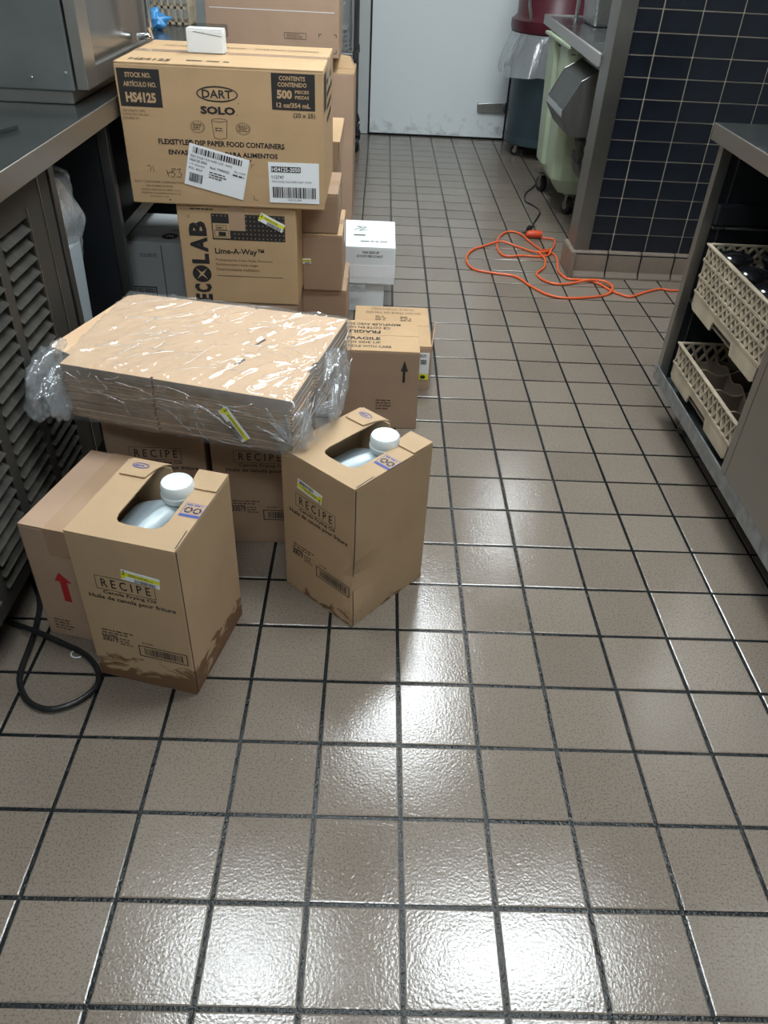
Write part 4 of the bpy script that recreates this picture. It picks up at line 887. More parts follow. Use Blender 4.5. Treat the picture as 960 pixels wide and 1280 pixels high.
# ------------------------------------------------------------------ left side: counter, louvered cabinet, oven
def left_side():
    t = thing('steel_counter', 'long stainless steel counter along the left wall with open bays', 'counter', (-1.2, 1.9, 0))
    X0 = -1.2; Y0 = 1.9
    t.location = (0, 0, 0)
    m = MB(); m.box(-1.60, -0.80, 0.25, 3.72, 0.878, 0.900); m.build('worktop', M['counter'], t, bevel=0.003)
    m = MB(); m.box(-0.8035, -0.7985, 0.25, 3.72, 0.850, 0.8985); m.box(-0.83, -0.80, 0.25, 3.72, 0.850, 0.853); m.build('front_apron', M['steel'], t, bevel=0.0012, seg=1)
    for a, b in ((1.418, 1.448), (1.872, 1.902), (2.9, 2.93), (3.66, 3.69)):
        m = MB(); m.box(-0.870, -0.840, a, b, 0.0, 0.878); m.build('post', M['steel_dark'], t, bevel=0.002)
    m = MB(); m.box(-1.56, -0.872, 1.905, 3.655, 0.506, 0.520); m.box(-0.872, -0.846, 1.905, 3.655, 0.506, 0.546); m.build('shelf', M['steel_dark'], t)
    m = MB(); m.box(-1.56, -0.871, 1.874, 1.880, 0.02, 0.877); m.build('side_panel', M['void'], t)
    m = MB(); m.box(-1.59, -1.57, 1.40, 3.70, 0.0, 0.877); m.box(-1.56, -0.86, 3.692, 3.70, 0.0, 0.877); m.build('back_panel', M['void'], t)
    m = MB()
    for a, b, c, d in ((-1.15, -0.99, 1.20, 1.36),):
        m.box(a, b, c, d, 0.9, 0.904)
    m.bar((-0.99, 1.16, 0.905), (-0.90, 1.44, 0.905), 0.012, 0.008); m.bar((-1.06, 1.16, 0.905), (-0.955, 1.46, 0.905), 0.006, 0.006); m.build('drop_in_rim', M['counter'], t)
    # louvered cabinet
    t = thing('refrigerated_cabinet', 'dark steel cabinet with columns of louvered slats under the counter', 'cabinet', (0, 0, 0))
    m = MB(); m.box(-1.56, -0.874, 0.28, 1.408, 0.10, 0.845); m.build('body', M['void'], t)
    cols = [(1.103, 1.248), (0.920, 1.065), (0.736, 0.881), (0.553, 0.698), (0.37, 0.515)]
    m = MB(); top, bot = 0.765, 0.135
    m.box(-0.873, -0.840, 0.285, 1.40, top, 0.832); m.box(-0.873, -0.840, 0.285, 1.40, 0.10, bot)
    edges = [0.285] + [e for c in cols[::-1] for e in c] + [1.40]
    for a, b in zip(edges[0::2], edges[1::2]): m.box(-0.873, -0.840, a, b, bot, top)
    m.build('louver_panel', M['louver_frame'], t)
    m = MB(); m.box(-0.8395, -0.8375, 1.338, 1.342, 0.10, 0.832); m.box(-0.8395, -0.837, 1.252, 1.256, 0.30, 0.785); m.build('panel_fold', M['steel'], t)
    m = MB(); m.hexa([(-0.836, 0.0015, -0.0135), (-0.8345, 0.0015, -0.0125), (-0.8345, 0.1435, -0.0125), (-0.836, 0.1435, -0.0135)],
                     [(-0.868, 0.0015, 0.0105), (-0.8665, 0.0015, 0.0118), (-0.8665, 0.1435, 0.0118), (-0.868, 0.1435, 0.0105)])
    s0 = m.build('slat', M['louver'], t); first = True
    for a, b in cols:
        for k in range(20):
            z = top-0.014-0.0312*k
            if first: o = s0; first = False
            else: o = s0.copy(); C.objects.link(o)
            o.location = (0, a, z)
    for y in (0.36, 1.30):
        m = MB(); m.lathe([(0.028, 0), (0.028, 0.01), (0.018, 0.02), (0.018, 0.10)], (-0.93, y, 0), 14); m.build('leg', M['black'], t)
    # slim bin with liner in the bay
    t = thing('waste_bin', 'slim grey bin with clear liner pulled over its rim, in the counter bay', 'bin', (-0.98, 1.60, 0))
    m = MB(); m.hexa([(-0.10, -0.085, 0), (0.085, -0.085, 0), (0.085, 0.025, 0), (-0.10, 0.025, 0)], [(-0.12, -0.10, 0.60), (0.10, -0.10, 0.60), (0.10, 0.04, 0.60), (-0.12, 0.04, 0.60)])
    m.build('bin_body', M['grey_plastic'], t, bevel=0.01)
    for (z0, z1, r0, sd, mt, nm) in ((0.53, 0.780, 0.95, 1, 'bagfilm', 'liner'), (0.47, 0.69, 0.86, 5, 'bagfilm', 'liner_fold')):
        m = MB(); R_ = []; nz = 18; na = 48
        for j in range(nz+1):
            f = j/nz; ring = []
            for k in range(na):
                a = 2*PI*k/na; w = noise.noise(Vector((math.cos(a)*2.5+sd, math.sin(a)*2.5, f*3.2))); w2 = noise.noise(Vector((math.cos(a)*7+sd, math.sin(a)*7, f*5)))
                bulge = 1+0.16*math.sin(f*PI)+0.18*w+0.08*w2
                if f > 0.85: bulge *= 1-((f-0.85)/0.15)**2*0.55
                ex = 0.45; c = math.cos(a); s_ = math.sin(a)
                x = -0.02+0.112*r0*bulge*math.copysign(abs(c)**ex, c); y = -0.005+0.102*r0*bulge*math.copysign(abs(s_)**ex, s_)
                ring.append(m.v((x, y, z0+(z1-z0)*f+0.012*w2)))
            R_.append(ring)
        for A, B in zip(R_, R_[1:]):
            for k in range(na): m.f([A[k], A[(k+1) % na], B[(k+1) % na], B[k]])
        m.f(R_[-1]); m.build(nm, M[mt], t, smooth='all')
    # oven on the counter
    t = thing('countertop_oven', 'stainless steel countertop oven with windowed door on the left counter', 'oven', (0, 0, 0.9005))
    m = MB(); m.box(-1.50, -0.864, 1.735, 2.42, 0.0, 0.030); m.build('base', M['steel'], t, bevel=0.003)
    m = MB(); m.box(-1.52, -0.852, 1.722, 2.44, 0.032, 0.50); m.build('body', M['oven_side'], t, bevel=0.004)
    m = MB(); y0, y1, z0, z1 = 1.725, 2.42, 0.036, 0.48; fy, fz = 0.085, 0.045
    m.box(-0.846, -0.818, y0, y0+fy, z0, z1); m.box(-0.846, -0.818, y1-fy, y1, z0, z1); m.box(-0.846, -0.818, y0+fy, y1-fy, z0, z0+fz); m.box(-0.846, -0.818, y0+fy, y1-fy, z1-fz, z1)
    dr = m.build('door', M['steel'], t, bevel=0.002)
    m = MB(); m.box(0.8655, 0.8685, -0.13, 1.252, 0.1765, 0.1785); m.build('lower_edge', M['chrome'], t)
    m = MB(); m.box(-0.838, -0.828, y0+fy, y1-fy, z0+fz, z1-fz); m.build('door_window', M['window'], dr)
    m = MB(); m.tube([(-0.818, 2.24, 0.10), (-0.785, 2.24, 0.105), (-0.778, 2.24, 0.125), (-0.778, 2.24, 0.42), (-0.785, 2.24, 0.44), (-0.818, 2.24, 0.445)], 0.009, 12, sub=3); m.build('door_handle', M['chrome'], dr, smooth=True)
    for x, z in ((-0.868, 0.072), (-0.955, 0.058), (-1.30, 0.06)):
        m = MB(); m.lathe([(0.0045, 0), (0.0035, -0.002)], (x, 1.7215, z), 10, axis='y'); m.build('screw', M['chrome'], t)
    # things further along the counter
    t = thing('dish_basket', 'tan slotted plastic basket at the back of the left counter', 'basket', (-1.28, 3.56, 0.9005))
    m = MB(); w, d, h = 0.34, 0.14, 0.19
    for y in (0, d):
        for k in range(4): m.box(0, w, y-0.003, y+0.003, 0.004+k*0.058, 0.014+k*0.058)
        for k in range(13): m.box(k*w/12-0.005, k*w/12+0.005, y-0.003, y+0.003, 0.004, h)
    for x in (0, w):
        for k in range(4): m.box(x-0.003, x+0.003, 0, d, 0.004+k*0.058, 0.014+k*0.058)
        for k in range(6): m.box(x-0.003, x+0.003, k*d/5-0.005, k*d/5+0.005, 0.004, h)
    m.build('lattice', M['tan'], t); m = MB(); m.box(0, w, 0, d, 0, 0.006); m.build('base', M['tan_dark'], t)
    bm = bmesh.new(); bmesh.ops.create_icosphere(bm, subdivisions=4, radius=1)
    for v in bm.verts:
        k = 1+0.5*noise.noise(v.co*2.2)+0.25*abs(noise.noise(v.co*6)); v.co = Vector((-1.08+v.co.x*0.075*k, 3.37+v.co.y*0.05*k, max(0.9008, 0.930+v.co.z*0.045*k)))
    mm = MB(); mm.bm.free(); mm.bm = bm; tag(mm.build('blue_bag', M['blue_bag'], smooth='all'), 'crumpled bright blue plastic bag on the counter beside the tan basket', 'bag')
left_side()

# ------------------------------------------------------------------ cables
def cables():
    z = 0.0075
    pts = [(-0.96, 1.02), (-0.908, 0.949), (-0.873, 0.897), (-0.841, 0.841), (-0.823, 0.774), (-0.813, 0.706), (-0.807, 0.637), (-0.795, 0.596), (-0.763, 0.553), (-0.722, 0.534), (-0.686, 0.54), (-0.655, 0.562), (-0.637, 0.592), (-0.638, 0.620), (-0.655, 0.652), (-0.69, 0.685), (-0.737, 0.706), (-0.807, 0.732), (-0.879, 0.766), (-0.93, 0.79), (-1.0, 0.84)]
    m = MB(); n = len(pts); m.tube([(x, y, z + (0.014*math.exp(-((i-17)/0.9)**2))) for i, (x, y) in enumerate(pts)], 0.0062, 10, sub=6)
    tag(m.build('power_cable', M['rubber'], smooth='all'), 'thick black cable looped on the floor beside the louvered cabinet', 'cable')
    o1 = [(1.43, 3.02), (1.354, 3.002), (1.292, 2.992), (1.249, 3.006), (1.18, 2.968), (1.108, 2.913), (1.07, 2.897), (1.014, 2.95), (0.965, 3.043), (0.902, 3.083), (0.832, 3.085), (0.805, 3.17), (0.812, 3.255), (0.826, 3.347), (0.822, 3.430), (0.775, 3.466), (0.73, 3.596), (0.695, 3.725), (0.646, 3.76), (0.591, 3.699), (0.551, 3.572), (0.545, 3.43), (0.576, 3.365), (0.661, 3.385), (0.736, 3.38), (0.79, 3.405), (0.815, 3.46),
          (0.81, 3.49), (0.76, 3.44), (0.745, 3.40), (0.765, 3.345), (0.743, 3.23), (0.692, 3.14), (0.709, 3.061), (0.76, 3.014), (0.833, 3.028), (0.92, 3.054), (0.989, 3.046), (1.016, 2.981), (0.983, 2.917), (0.905, 2.874), (0.787, 2.849), (0.702, 2.878), (0.637, 2.976), (0.583, 3.089), (0.48, 3.122), (0.4, 3.156), (0.37, 3.23), (0.372, 3.325), (0.406, 3.428), (0.485, 3.513), (0.567, 3.555), (0.642, 3.526), (0.696, 3.47), (0.73, 3.415), (0.79, 3.43), (0.835, 3.52), (0.86, 3.60), (0.86, 3.66), (0.80, 3.675)]
    P3 = []
    for i, (x, y) in enumerate(o1):
        # lift where the cord crosses itself
        zz = 0.006
        for j, (a, b) in enumerate(o1[:i-2] if i > 2 else []):
            if math.hypot(a-x, b-y) < 0.035: zz = 0.017
        P3.append((x, y, zz))
    m = MB(); m.tube(P3, 0.0055, 8, sub=5); t = tag(m.build('extension_cord', M['orange'], smooth='all'), 'orange extension cord tangled on the floor by the tiled partition', 'cord')
    m = MB(); m.lathe([(0.006, 0), (0.016, 0.008), (0.020, 0.03), (0.020, 0.075), (0.016, 0.085)], (0.715, 3.680, 0.022), 14, axis='x'); m.build('socket_end', M['orange2'], t, smooth=True)
    pl = [(1.019, 4.967), (0.92, 4.707), (0.838, 4.523), (0.814, 4.358), (0.852, 4.261), (0.867, 4.14), (0.803, 3.944), (0.762, 3.806), (0.735, 3.74), (0.700, 3.700)]
    m = MB(); m.tube([(x, y, 0.006) for x, y in pl[:-2]]+[(0.730, 3.735, 0.014), (0.703, 3.700, 0.022)], 0.005, 8, sub=5); t = tag(m.build('appliance_cord', M['rubber'], smooth='all'), 'thin black cord running from the green tub to the orange cord', 'cord')
    m = MB(); m.bar((0.744, 3.78, 0.014), (0.765, 3.84, 0.010), 0.022, 0.02); m.bar((0.75, 3.80, 0.02), (0.775, 3.735, 0.045), 0.004, 0.004); m.build('plug', M['black'], t)
    # clear plastic ring on the floor
    m = MB(); m.tube([(0.014*math.cos(2*PI*k/16)-0.705, 0.700+0.012*math.sin(2*PI*k/16), 0.003) for k in range(15)], 0.0016, 6, sub=2)
    o = m.build('seal_ring', M['cap']); tag(o, 'small clear torn seal ring on the floor inside the black cable loop', 'ring')
    o.location = (0.0, -0.012, 0)
cables()

# ------------------------------------------------------------------ right side: cabinet with dish racks
def lattice_side(m, a, b, z0, z1, n, th=0.010, bw=0.0068):
    """crossed diagonal bars between a and b (2D points), n cells wide"""
    a = Vector(a); b = Vector(b); d = (b-a)/n; nn = Vector((d.y, -d.x)).normalized(); nrm = (nn.x, nn.y, 0)
    for k in range(n):
        p = a+d*k; q = a+d*(k+1)
        m.bar((p.x, p.y, z0), (q.x, q.y, z1), bw, th, nrm); m.bar((p.x, p.y, z1), (q.x, q.y, z0), bw, th*0.9, nrm)
def dish_rack(label, loc, tiers, cells=True):
    """square wash rack, origin at its near left foot: solid skirt with hand notch, lattice tiers, rim, dividers"""
    t = thing('dish_rack', label, 'rack', loc, 0, 'tan dish racks'); w = 0.50; hs = 0.052
    m = MB()
    def skirt(a, b, nrm_in):
        # outline in (s, z) with a hand notch in the middle
        out = [(0.02, 0), (0.17, 0), (0.18, 0.03), (0.32, 0.03), (0.33, 0), (0.48, 0), (0.5, 0.012), (0.5, hs), (0, hs), (0, 0.012)]
        A = Vector(a); D = (Vector(b)-A).normalized(); I = Vector(nrm_in)*0.005
        m.hexa([(A.x+D.x*s, A.y+D.y*s, z) for s, z in out], [(A.x+D.x*s+I.x, A.y+D.y*s+I.y, z) for s, z in out])
    skirt((0, 0), (0, w), (1, 0)); skirt((w, 0), (w, w), (-1, 0)); skirt((0, 0), (w, 0), (0, 1)); skirt((0, w), (w, w), (0, -1))
    m.build('skirt', M['tan'], t)
    m = MB(); m.box(0.006, w-0.006, 0.006, w-0.006, 0.010, 0.014); m.build('base_grid', M['tan_dark'], t)
    z = hs
    for k, th in enumerate(tiers):
        m = MB()
        c = [(0.004, 0.004), (w-0.004, 0.004), (w-0.004, w-0.004), (0.004, w-0.004)]
        for i in range(4): lattice_side(m, c[i], c[(i+1) % 4], z+0.003, z+th-0.003, 15 if th < 0.06 else 14)
        for i in range(4): m.box(c[i][0]-0.006+(0.004 if c[i][0] < 0.1 else -0.004), c[i][0]+0.006+(0.004 if c[i][0] < 0.1 else -0.004), c[i][1]-0.004, c[i][1]+0.004, z, z+th)
        m.build('lattice_band', M['tan'], t)
        m = MB(); o_ = 0.004 if k == len(tiers)-1 else 0.001; r = 0.007
        z2 = z+th
        for b in ((-o_, r, -o_, w+o_), (w-r, w+o_, -o_, w+o_), (r, w-r, -o_, r), (r, w-r, w-r, w+o_)): m.box(*b, z2-0.005, z2+0.001)
        m.build('rim', M['tan'], t, bevel=0.0012, seg=1)
        m = MB()
        for b in ((-0.002, r-0.002, -0.002, w+0.002), (w-r, w+0.002, -0.002, w+0.002), (r, w-r, -0.002, r-0.002), (r, w-r, w-r, w+0.002)): m.box(*b, z-0.003, z+0.004)
        m.build('rib', M['tan'], t)
        z += th
    zt = z-0.012
    if cells:
        m = MB()
        def wavy(x0, y0, x1, y1):
            pts = [];  n = 24
            A = Vector((x0, y0)); B = Vector((x1, y1)); D = (B-A)/n; nrm = Vector((D.y, -D.x)).normalized()*0.0016
            for k in range(n):
                f = lambda i: zt-0.030+0.009*max(-0.6, min(0.6, math.sin(i/n*2*PI*4)))/0.6
                p, q = A+D*k, A+D*(k+1)
                m.hexa([(p.x-nrm.x, p.y-nrm.y, 0.015), (q.x-nrm.x, q.y-nrm.y, 0.015), (q.x+nrm.x, q.y+nrm.y, 0.015), (p.x+nrm.x, p.y+nrm.y, 0.015)],
                       [(p.x-nrm.x, p.y-nrm.y, f(k)), (q.x-nrm.x, q.y-nrm.y, f(k+1)), (q.x+nrm.x, q.y+nrm.y, f(k+1)), (p.x+nrm.x, p.y+nrm.y, f(k))])
                m.hexa([(p.x-nrm.x*1.3, p.y-nrm.y*1.3, f(k)+.0002), (q.x-nrm.x*1.3, q.y-nrm.y*1.3, f(k+1)+.0002), (q.x+nrm.x*1.3, q.y+nrm.y*1.3, f(k+1)+.0002), (p.x+nrm.x*1.3, p.y+nrm.y*1.3, f(k)+.0002)],
                       [(p.x-nrm.x*1.3, p.y-nrm.y*1.3, f(k)+.003), (q.x-nrm.x*1.3, q.y-nrm.y*1.3, f(k+1)+.003), (q.x+nrm.x*1.3, q.y+nrm.y*1.3, f(k+1)+.003), (p.x+nrm.x*1.3, p.y+nrm.y*1.3, f(k)+.003)], 1)
        for k in range(1, 4): wavy(0.012, w*k/4, w-0.012, w*k/4); wavy(w*k/4, 0.012, w*k/4, w-0.012)
        m.build('divider', [M['tan_dark'], M['tan']], t)
    return t
def right_side():
    t = thing('steel_cabinet', 'open fronted stainless steel cabinet on the right holding tan racks', 'cabinet', (0, 0, 0))
    m = MB(); m.box(0.858, 1.62, -0.15, 1.910, 0.862, 0.900); m.build('worktop', M['counter'], t, bevel=0.003)
    m = MB(); m.box(0.8555, 0.8595, -0.15, 1.912, 0.856, 0.899); m.box(0.8595, 1.62, 1.9085, 1.912, 0.856, 0.899); m.build('worktop_edge', M['steel'], t, bevel=0.001, seg=1)
    m = MB(); m.box(0.872, 0.902, 1.846, 1.876, 0.13, 0.860); m.build('post', M['steel'], t, bevel=0.002)
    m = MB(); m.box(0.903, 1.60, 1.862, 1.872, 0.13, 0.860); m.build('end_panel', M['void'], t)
    m = MB(); m.box(0.931, 0.934, 1.857, 1.861, 0.18, 0.860); m.build('panel_fold', M['steel'], t)
    m = MB(); m.box(0.903, 1.58, 1.835, 1.861, 0.640, 0.700); m.build('end_rail', M['void'], t, bevel=0.008)
    m = MB(); m.box(0.903, 1.58, 1.832, 1.850, 0.632, 0.638); m.build('rail_glint', M['steel_light'], t)  # bright strip stands in for the gloss line along the rail
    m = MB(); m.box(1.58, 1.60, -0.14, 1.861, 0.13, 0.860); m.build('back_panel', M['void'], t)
    m = MB(); m.box(0.870, 1.60, -0.14, 1.876, 0.128, 0.134); m.box(0.868, 0.872, -0.14, 1.876, 0.128, 0.176); m.build('bottom_tray', M['galvanised'], t, bevel=0.0012, seg=1)
    m = MB(); m.box(0.866, 0.880, 1.855, 1.880, 0.150, 0.172); m.build('corner_clip', M['steel_light'], t)
    for z in (0.412, ):
        m = MB(); m.box(0.903, 1.45, 1.781, 1.861, z-0.006, z); m.build('slide', M['steel_dark'], t)
        m = MB(); m.box(0.90, 1.45, 1.255, 1.300, z-0.006, z); m.build('slide', M['steel_dark'], t)
    m = MB(); m.box(0.903, 1.58, 1.236, 1.242, 0.135, 0.860); m.build('divider_panel', M['steel_dark'], t)
    m = MB(); m.box(0.866, 0.902, -0.13, 1.252, 0.178, 0.858); dr = m.build('door', M['steel'], t, bevel=0.002)
    m = MB(); m.box(0.8655, 0.866, 1.218, 1.2195, 0.18, 0.856); m.build('door_seam', M['black'], dr)
    for x, y in ((0.967, 1.734), (0.967, 0.1), (1.5, 1.734), (1.5, 0.1)):
        m = MB(); m.lathe([(0.024, 0), (0.024, 0.02), (0.016, 0.03), (0.016, 0.128)], (x, y, 0), 14); m.build('leg', M['steel_dark'], t)
    dish_rack('tan dish rack with tall lattice sides, upper of two in the right cabinet', (0.884, 1.283, 0.4125), (0.046, 0.048, 0.047))
    dish_rack('shallow tan dish rack, lower of two in the right cabinet', (0.884, 1.283, 0.1785), (0.066,))
    # upturned glasses in the upper rack
    first = None
    labs = ['upturned clear glass in the far left cell of the upper dish rack', 'upturned clear glass second from the far end of the upper dish rack, cabinet front side', 'upturned clear glass third from the far end of the upper dish rack, cabinet front side',
            'upturned clear glass in the second column of the upper rack, at the far end', 'upturned clear glass in the second column of the upper rack, second from the far end', 'upturned clear glass in the second column of the upper rack, third from the far end']
    k = 0
    for cx in (0, 1):
        for cy in (3, 2, 1):
            x = 0.884+0.0625+0.125*cx; y = 1.283+0.0625+0.125*cy
            if first is None:
                o = thing('drinking_glass', labs[0], 'glass', (x, y, 0.428), 0, 'upturned glasses in the upper dish rack'); first = o
                m = MB(); m.lathe([(0.036, 0), (0.040, 0.07), (0.037, 0.125), (0.030, 0.135), (0.026, 0.137)], (0, 0, 0), 28); m.build('bowl', M['dark_glass'], o, smooth=True)
                m = MB(); m.lathe([(0.033, 0.1375), (0.047, 0.152), (0.048, 0.160), (0.044, 0.166), (0.040, 0.163), (0.030, 0.161), (0.024, 0.166), (0.010, 0.170)], (0, 0, 0), 28); m.build('foot', M['dark_glass'], o, smooth=True)
            else:
                o = copy_tree(first); o.location = (x, y, 0.428); o['label'] = labs[k]
            k += 1
right_side()

# ------------------------------------------------------------------ far right: sink counter, chute, tub, bin
def caster(parent, x, y, r=0.05, rz=0.3, mt='black', w=0.022, hub='steel_light'):
    m = MB(); m.M = Matrix.Translation((x, y, 0)) @ Matrix.Rotation(rz, 4, 'Z')
    m.lathe([(r*0.55, -w/2), (r, -w/2+0.003), (r, w/2-0.003), (r*0.55, w/2)], (0, 0, r+0.001), 20, axis='x'); a = m.build('caster', M[mt], parent, smooth=True)
    m = MB(); m.M = Matrix.Translation((x, y, 0)) @ Matrix.Rotation(rz, 4, 'Z')
    m.lathe([(r*0.5, -w/2-0.001), (r*0.5, w/2+0.001)], (0, 0, r+0.001), 14, axis='x')
    for s in (-1, 1): m.bar((s*(w/2+0.003), 0, r), (s*(w/2+0.003), -0.012, 2*r+0.012), 0.02, 0.002, (1, 0, 0))
    m.box(-w/2-0.006, w/2+0.006, -0.03, 0.02, 2*r+0.012, 2*r+0.016); m.build('fork', M[hub], a)
    return a
def far_right():
    t = thing('sink_counter', 'stainless steel sink counter beyond the tiled partition', 'counter', (0, 0, 0))
    m = MB(); q = [(0.846, 3.315), (1.75, 3.315), (1.75, 5.12), (0.912, 5.12)]
    m.hexa([(x, y, 0.878) for x, y in q], [(x, y, 0.892) for x, y in q]); m.build('worktop', M['counter'], t)
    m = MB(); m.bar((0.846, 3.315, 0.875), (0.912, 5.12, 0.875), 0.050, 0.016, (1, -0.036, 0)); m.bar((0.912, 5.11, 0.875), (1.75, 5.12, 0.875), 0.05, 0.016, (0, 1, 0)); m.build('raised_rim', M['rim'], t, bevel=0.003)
    for x, y in ((1.70, 3.40), (1.70, 5.05), (1.45, 5.05), (1.45, 3.40)):
        m = MB(); m.lathe([(0.02, 0), (0.02, 0.878)], (x, y, 0), 12); m.build('leg', M['steel'], t)
    m = MB(); m.lathe([(0.022, 0), (0.022, 0.006), (0.011, 0.012), (0.011, 0.30)], (1.07, 4.98, 0.892), 12); tag(m.build('standpipe', M['chrome'], smooth=True), 'upright chrome pipe standing at the far end of the sink counter', 'pipe')
    t = thing('steam_pan', 'clear walled food pan on the sink counter beside the partition', 'pan', (1.075, 4.52, 0.8925))
    m = MB(); m.hexa([(0, 0, 0), (0.24, 0, 0), (0.24, 0.30, 0), (0, 0.30, 0)], [(-0.012, -0.012, 0.15), (0.252, -0.012, 0.15), (0.252, 0.312, 0.15), (-0.012, 0.312, 0.15)]); m.build('pan_body', M['steel_light'], t, bevel=0.015)
    m = MB(); m.box(-0.02, 0.26, -0.02, 0.32, 0.148, 0.156); m.build('pan_rim', M['chrome'], t, bevel=0.003)
    m = MB(); m.box(0.0, 0.24, 0.0, 0.30, 0.157, 0.21); m.build('pan_lid', M['white_card'], t, bevel=0.02)
    t['label'] = 'lidded metal food pan on the sink counter beside the partition'
    # steel chute under the counter edge
    t = thing('steel_chute', 'angled steel scrap chute hanging under the sink counter with grey drain', 'chute', (0, 0, 0))
    y0, y1 = 3.60, 4.02
    side = [(0.783, 0.625), (0.785, 0.592), (0.832, 0.516), (1.08, 0.514), (1.08, 0.872), (0.940, 0.872), (0.934, 0.803), (0.850, 0.754)]
    m = MB(); m.prism(side, 'y', y0, y0+0.006); m.build('side_plate', M['chute'], t, bevel=0.0015, seg=1)
    m = MB(); m.prism(side, 'y', y1, y1+0.006); m.build('side_plate', M['steel'], t, bevel=0.0015, seg=1)
    m = MB(); m.bar((0.786, (y0+y1)/2, 0.600), (0.784, (y0+y1)/2, 0.632), y1-y0-0.012, 0.004, (1, 0, 0)); m.build('front_lip', M['steel_light'], t)
    m = MB()
    for a, b in (((0.832, 0.516), (0.785, 0.592)), ((1.08, 0.514), (0.832, 0.516))):
        m.hexa([(a[0], y0+0.006, a[1]), (b[0], y0+0.006, b[1]), (b[0], y0+0.006, b[1]+0.004), (a[0]+0.002, y0+0.006, a[1]+0.004)], [(a[0], y1, a[1]), (b[0], y1, b[1]), (b[0], y1, b[1]+0.004), (a[0]+0.002, y1, a[1]+0.004)])
    m.build('bottom_plate', M['steel_dark'], t)
    m = MB()
    for a, b in (((0.784, 0.619), (0.850, 0.748)), ((0.850, 0.748), (0.934, 0.797)), ((0.934, 0.797), (0.940, 0.866))):
        m.hexa([(a[0], y0+0.006, a[1]), (b[0], y0+0.006, b[1]), (b[0]+0.003, y0+0.006, b[1]-0.003), (a[0]+0.003, y0+0.006, a[1]-0.003)], [(a[0], y1, a[1]), (b[0], y1, b[1]), (b[0]+0.003, y1, b[1]-0.003), (a[0]+0.003, y1, a[1]-0.003)])
    m.build('shaded_cover', M['chute_shade'], t)  # cover in darkened steel, the chute's inner shade put into its colour
    m = MB(); m.tube([(0.945, 3.80, 0.514), (0.945, 3.80, 0.40), (0.948, 3.80, 0.35), (0.968, 3.80, 0.315), (1.01, 3.80, 0.300), (1.12, 3.80, 0.298)], 0.024, 14, sub=4)
    for z in (0.50, 0.455, 0.40): m.lathe([(0.031, 0), (0.033, 0.006), (0.033, 0.022), (0.031, 0.028)], (0.945, 3.80, z-0.014), 16)
    m.build('drain_pipe', mat('grey_pipe', (0.10, 0.11, 0.11), 0.45, var=0.3, vscale=20), t, smooth=True)
    # pale green tub on wheels
    t = thing('green_tub', 'tall pale green plastic tub on black casters under the sink counter', 'tub', (0, 0, 0))
    m = MB(); x0 = 0.862
    secs = [(0.955, 4.13, 1.33, 4.66, 0.112), (0.895, 4.085, 1.37, 4.70, 0.195), (0.875, 4.06, 1.40, 4.74, 0.78), (0.868, 4.052, 1.405, 4.745, 0.838)]
    R_ = []
    for a, b, c, d, z in secs:
        e = 0.045; ym = (b+d)/2; g = 0.022
        R_.append([m.v(p) for p in ((a+e, b, z), (c-e, b, z), (c, b+e, z), (c, d-e, z), (c-e, d, z), (a+e, d, z), (a, d-e, z), (a, ym+0.09, z), (a+g, ym+0.06, z), (a+g, ym-0.06, z), (a, ym-0.09, z), (a, b+e, z))])
    m.f(R_[0][::-1]); n = len(R_[0])
    for A, B in zip(R_, R_[1:]):
        for k in range(n): m.f([A[k], A[(k+1) % n], B[(k+1) % n], B[k]])
    top = m.build('tub_body', M['green'], t, bevel=0.006)
    m = MB()
    for b in ((0.858, 0.885, 4.042, 4.755), (1.39, 1.415, 4.042, 4.755), (0.885, 1.39, 4.042, 4.068), (0.885, 1.39, 4.73, 4.755)): m.box(*b, 0.832, 0.848)
    m.build('rim', M['green'], t, bevel=0.004)
    m = MB(); m.box(0.884, 1.392, 4.066, 4.734, 0.805, 0.809); m.build('contents', M['green_dark'], t)
    for x, y, r in ((1.02, 4.16, 0.045), (0.945, 4.62, 0.045), (1.29, 4.16, 0.045), (1.29, 4.62, 0.045)):
        a = caster(t, x, y, r, 0.35, 'black', 0.035, 'steel')
    # round bin with burgundy bin nested on it
    t = thing('round_bin', 'round slate teal bin on casters with clear liner, beside the white door', 'bin', (1.105, 5.63, 0))
    m = MB(); m.lathe([(0.24, 0.098), (0.262, 0.105), (0.272, 0.14), (0.275, 0.60), (0.300, 0.72), (0.308, 0.73), (0.308, 0.755), (0.29, 0.757)], (0, 0, 0), 40); m.build('bin_body', M['teal'], t, smooth=True)
    m = MB(); m.lathe([(0.20, 0.078), (0.265, 0.080), (0.277, 0.09), (0.277, 0.135), (0.268, 0.137)], (0, 0, 0), 40); m.build('dolly', M['teal'], t, smooth=True)
    for a in (200, 260, 320, 40, 120): caster(t, 0.215*math.cos(math.radians(a)), 0.215*math.sin(math.radians(a)), 0.031, 1.2, 'black', 0.022, 'steel_light')
    m = MB(); R_ = []; na = 96
    for j in range(17):
        f = j/16; ring = []
        for k in range(na):
            a = 2*PI*k/na; w = noise.noise(Vector((math.cos(a)*3, math.sin(a)*3, f*1.6+4))); w2 = noise.noise(Vector((math.cos(a)*11, math.sin(a)*11, f*2)))
            z = 0.76 - (0.235+0.03*w)*f; r = 0.315+0.055*math.sin(f*PI/2)+0.035*w*f+0.014*w2*f
            if math.sin(a) < -0.2 and math.cos(a) < -0.5: r += 0.04*f
            ring.append(m.v((r*math.cos(a), r*math.sin(a), z)))
        R_.append(ring)
    for A, B in zip(R_, R_[1:]):
        for k in range(na): m.f([A[k], A[(k+1) % na], B[(k+1) % na], B[k]])
    m.build('liner', M['bin_film'], t, smooth='all')
    t = thing('burgundy_bin', 'burgundy plastic bin nested on top of the round teal bin', 'bin', (1.105, 5.63, 0.76))
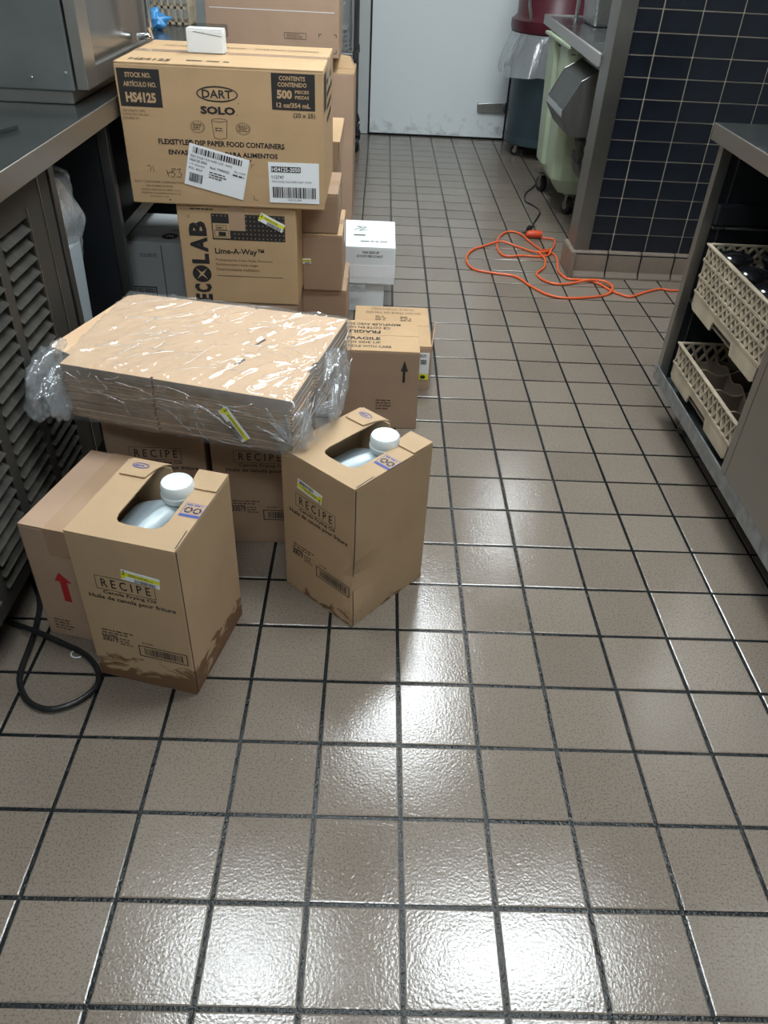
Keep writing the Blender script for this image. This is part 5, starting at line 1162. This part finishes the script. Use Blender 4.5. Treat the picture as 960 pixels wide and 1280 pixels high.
    m = MB(); m.lathe([(0.300, 0.0), (0.318, 0.006), (0.324, 0.03), (0.324, 0.07), (0.305, 0.082), (0.290, 0.10), (0.270, 0.52), (0.25, 0.54)], (0, 0, 0), 40); m.build('bin_body', M['burgundy'], t, smooth=True)
    m = MB(); m.tube([(-0.23, -0.23, 0.08), (-0.26, -0.24, 0.2), (-0.25, -0.22, 0.40)], 0.010, 10, sub=4); m.build('handle', M['steel_light'], t, smooth=True)
far_right()

# ------------------------------------------------------------------ wire shelf rack by the door
def wire_rack():
    t = thing('wire_shelf_rack', 'grey wire shelf rack on casters left of the white door', 'shelf', (0, 0, 0))
    for x, y in ((-0.256, 5.77), (-0.256, 5.32+0.1), (-1.10, 5.77), (-1.10, 5.42)):
        m = MB(); m.lathe([(0.0135, 0.12), (0.0135, 1.75)], (x, y, 0), 14)
        for z in (0.60, 1.15): m.lathe([(0.014, 0), (0.020, 0.004), (0.018, 0.05), (0.014, 0.054)], (x, y, z-0.03), 14)
        m.build('post', M['steel_dark'], t, smooth=True)
        m = MB(); m.lathe([(0.014, 0.12), (0.03, 0.14), (0.022, 0.17), (0.014, 0.19)], (x, y, 0), 12); m.build('caster_stem', M['black'], t, smooth=True)
        caster(t, x, y-0.012, 0.052, 0.5, 'black', 0.034, 'steel_dark')
    for z in (0.60, 1.15):
        m = MB()
        for zz in (z, z-0.028):
            for y in (5.42, 5.77): m.tube([(-1.10, y, zz), (-0.256, y, zz)], 0.0035, 6)
            for x in (-1.10, -0.256): m.tube([(x, 5.42, zz), (x, 5.77, zz)], 0.0035, 6)
        for k in range(1, 34): x = -1.10+0.844*k/34; m.tube([(x, 5.42, z+0.003), (x, 5.77, z+0.003)], 0.0018, 5)
        for k in range(20):
            x = -1.10+0.844*k/20; m.tube([(x, 5.42, z), (x+0.021, 5.42, z-0.028)], 0.0018, 5); m.tube([(x+0.021, 5.42, z-0.028), (x+0.042, 5.42, z)], 0.0018, 5)
        m.build('wire_shelf', M['steel_light'], t)
    def pan(label, z, w, d, h, grp, y=5.46, x1=-0.30):
        p = thing('metal_pan', label, 'pan', (x1-w, y, z), 0, grp)
        m = MB(); e = 0.012
        m.hexa([(e, e, 0), (w-e, e, 0), (w-e, d-e, 0), (e, d-e, 0)], [(0, 0, h), (w, 0, h), (w, d, h), (0, d, h)]); m.build('pan_body', M['pan_steel'], p, bevel=0.006)
        m = MB(); m.box(-0.010, w+0.010, -0.010, d+0.010, h-0.003, h+0.002); m.build('pan_rim', M['pan_steel'], p, bevel=0.0015, seg=1)
    names = ['lowest', 'second', 'third', 'fourth', 'fifth']
    for k in range(5): pan('%s metal sheet pan from the bottom of the stack on the wire rack' % names[k], 0.6055+0.0262*k, 0.50, 0.28, 0.0235, 'metal pans on the wire rack', x1=-0.318-0.002*k)
    pan('deep metal pan on top of the pan stack on the wire rack', 0.737, 0.46, 0.26, 0.13, 'metal pans on the wire rack', x1=-0.345)
wire_rack()
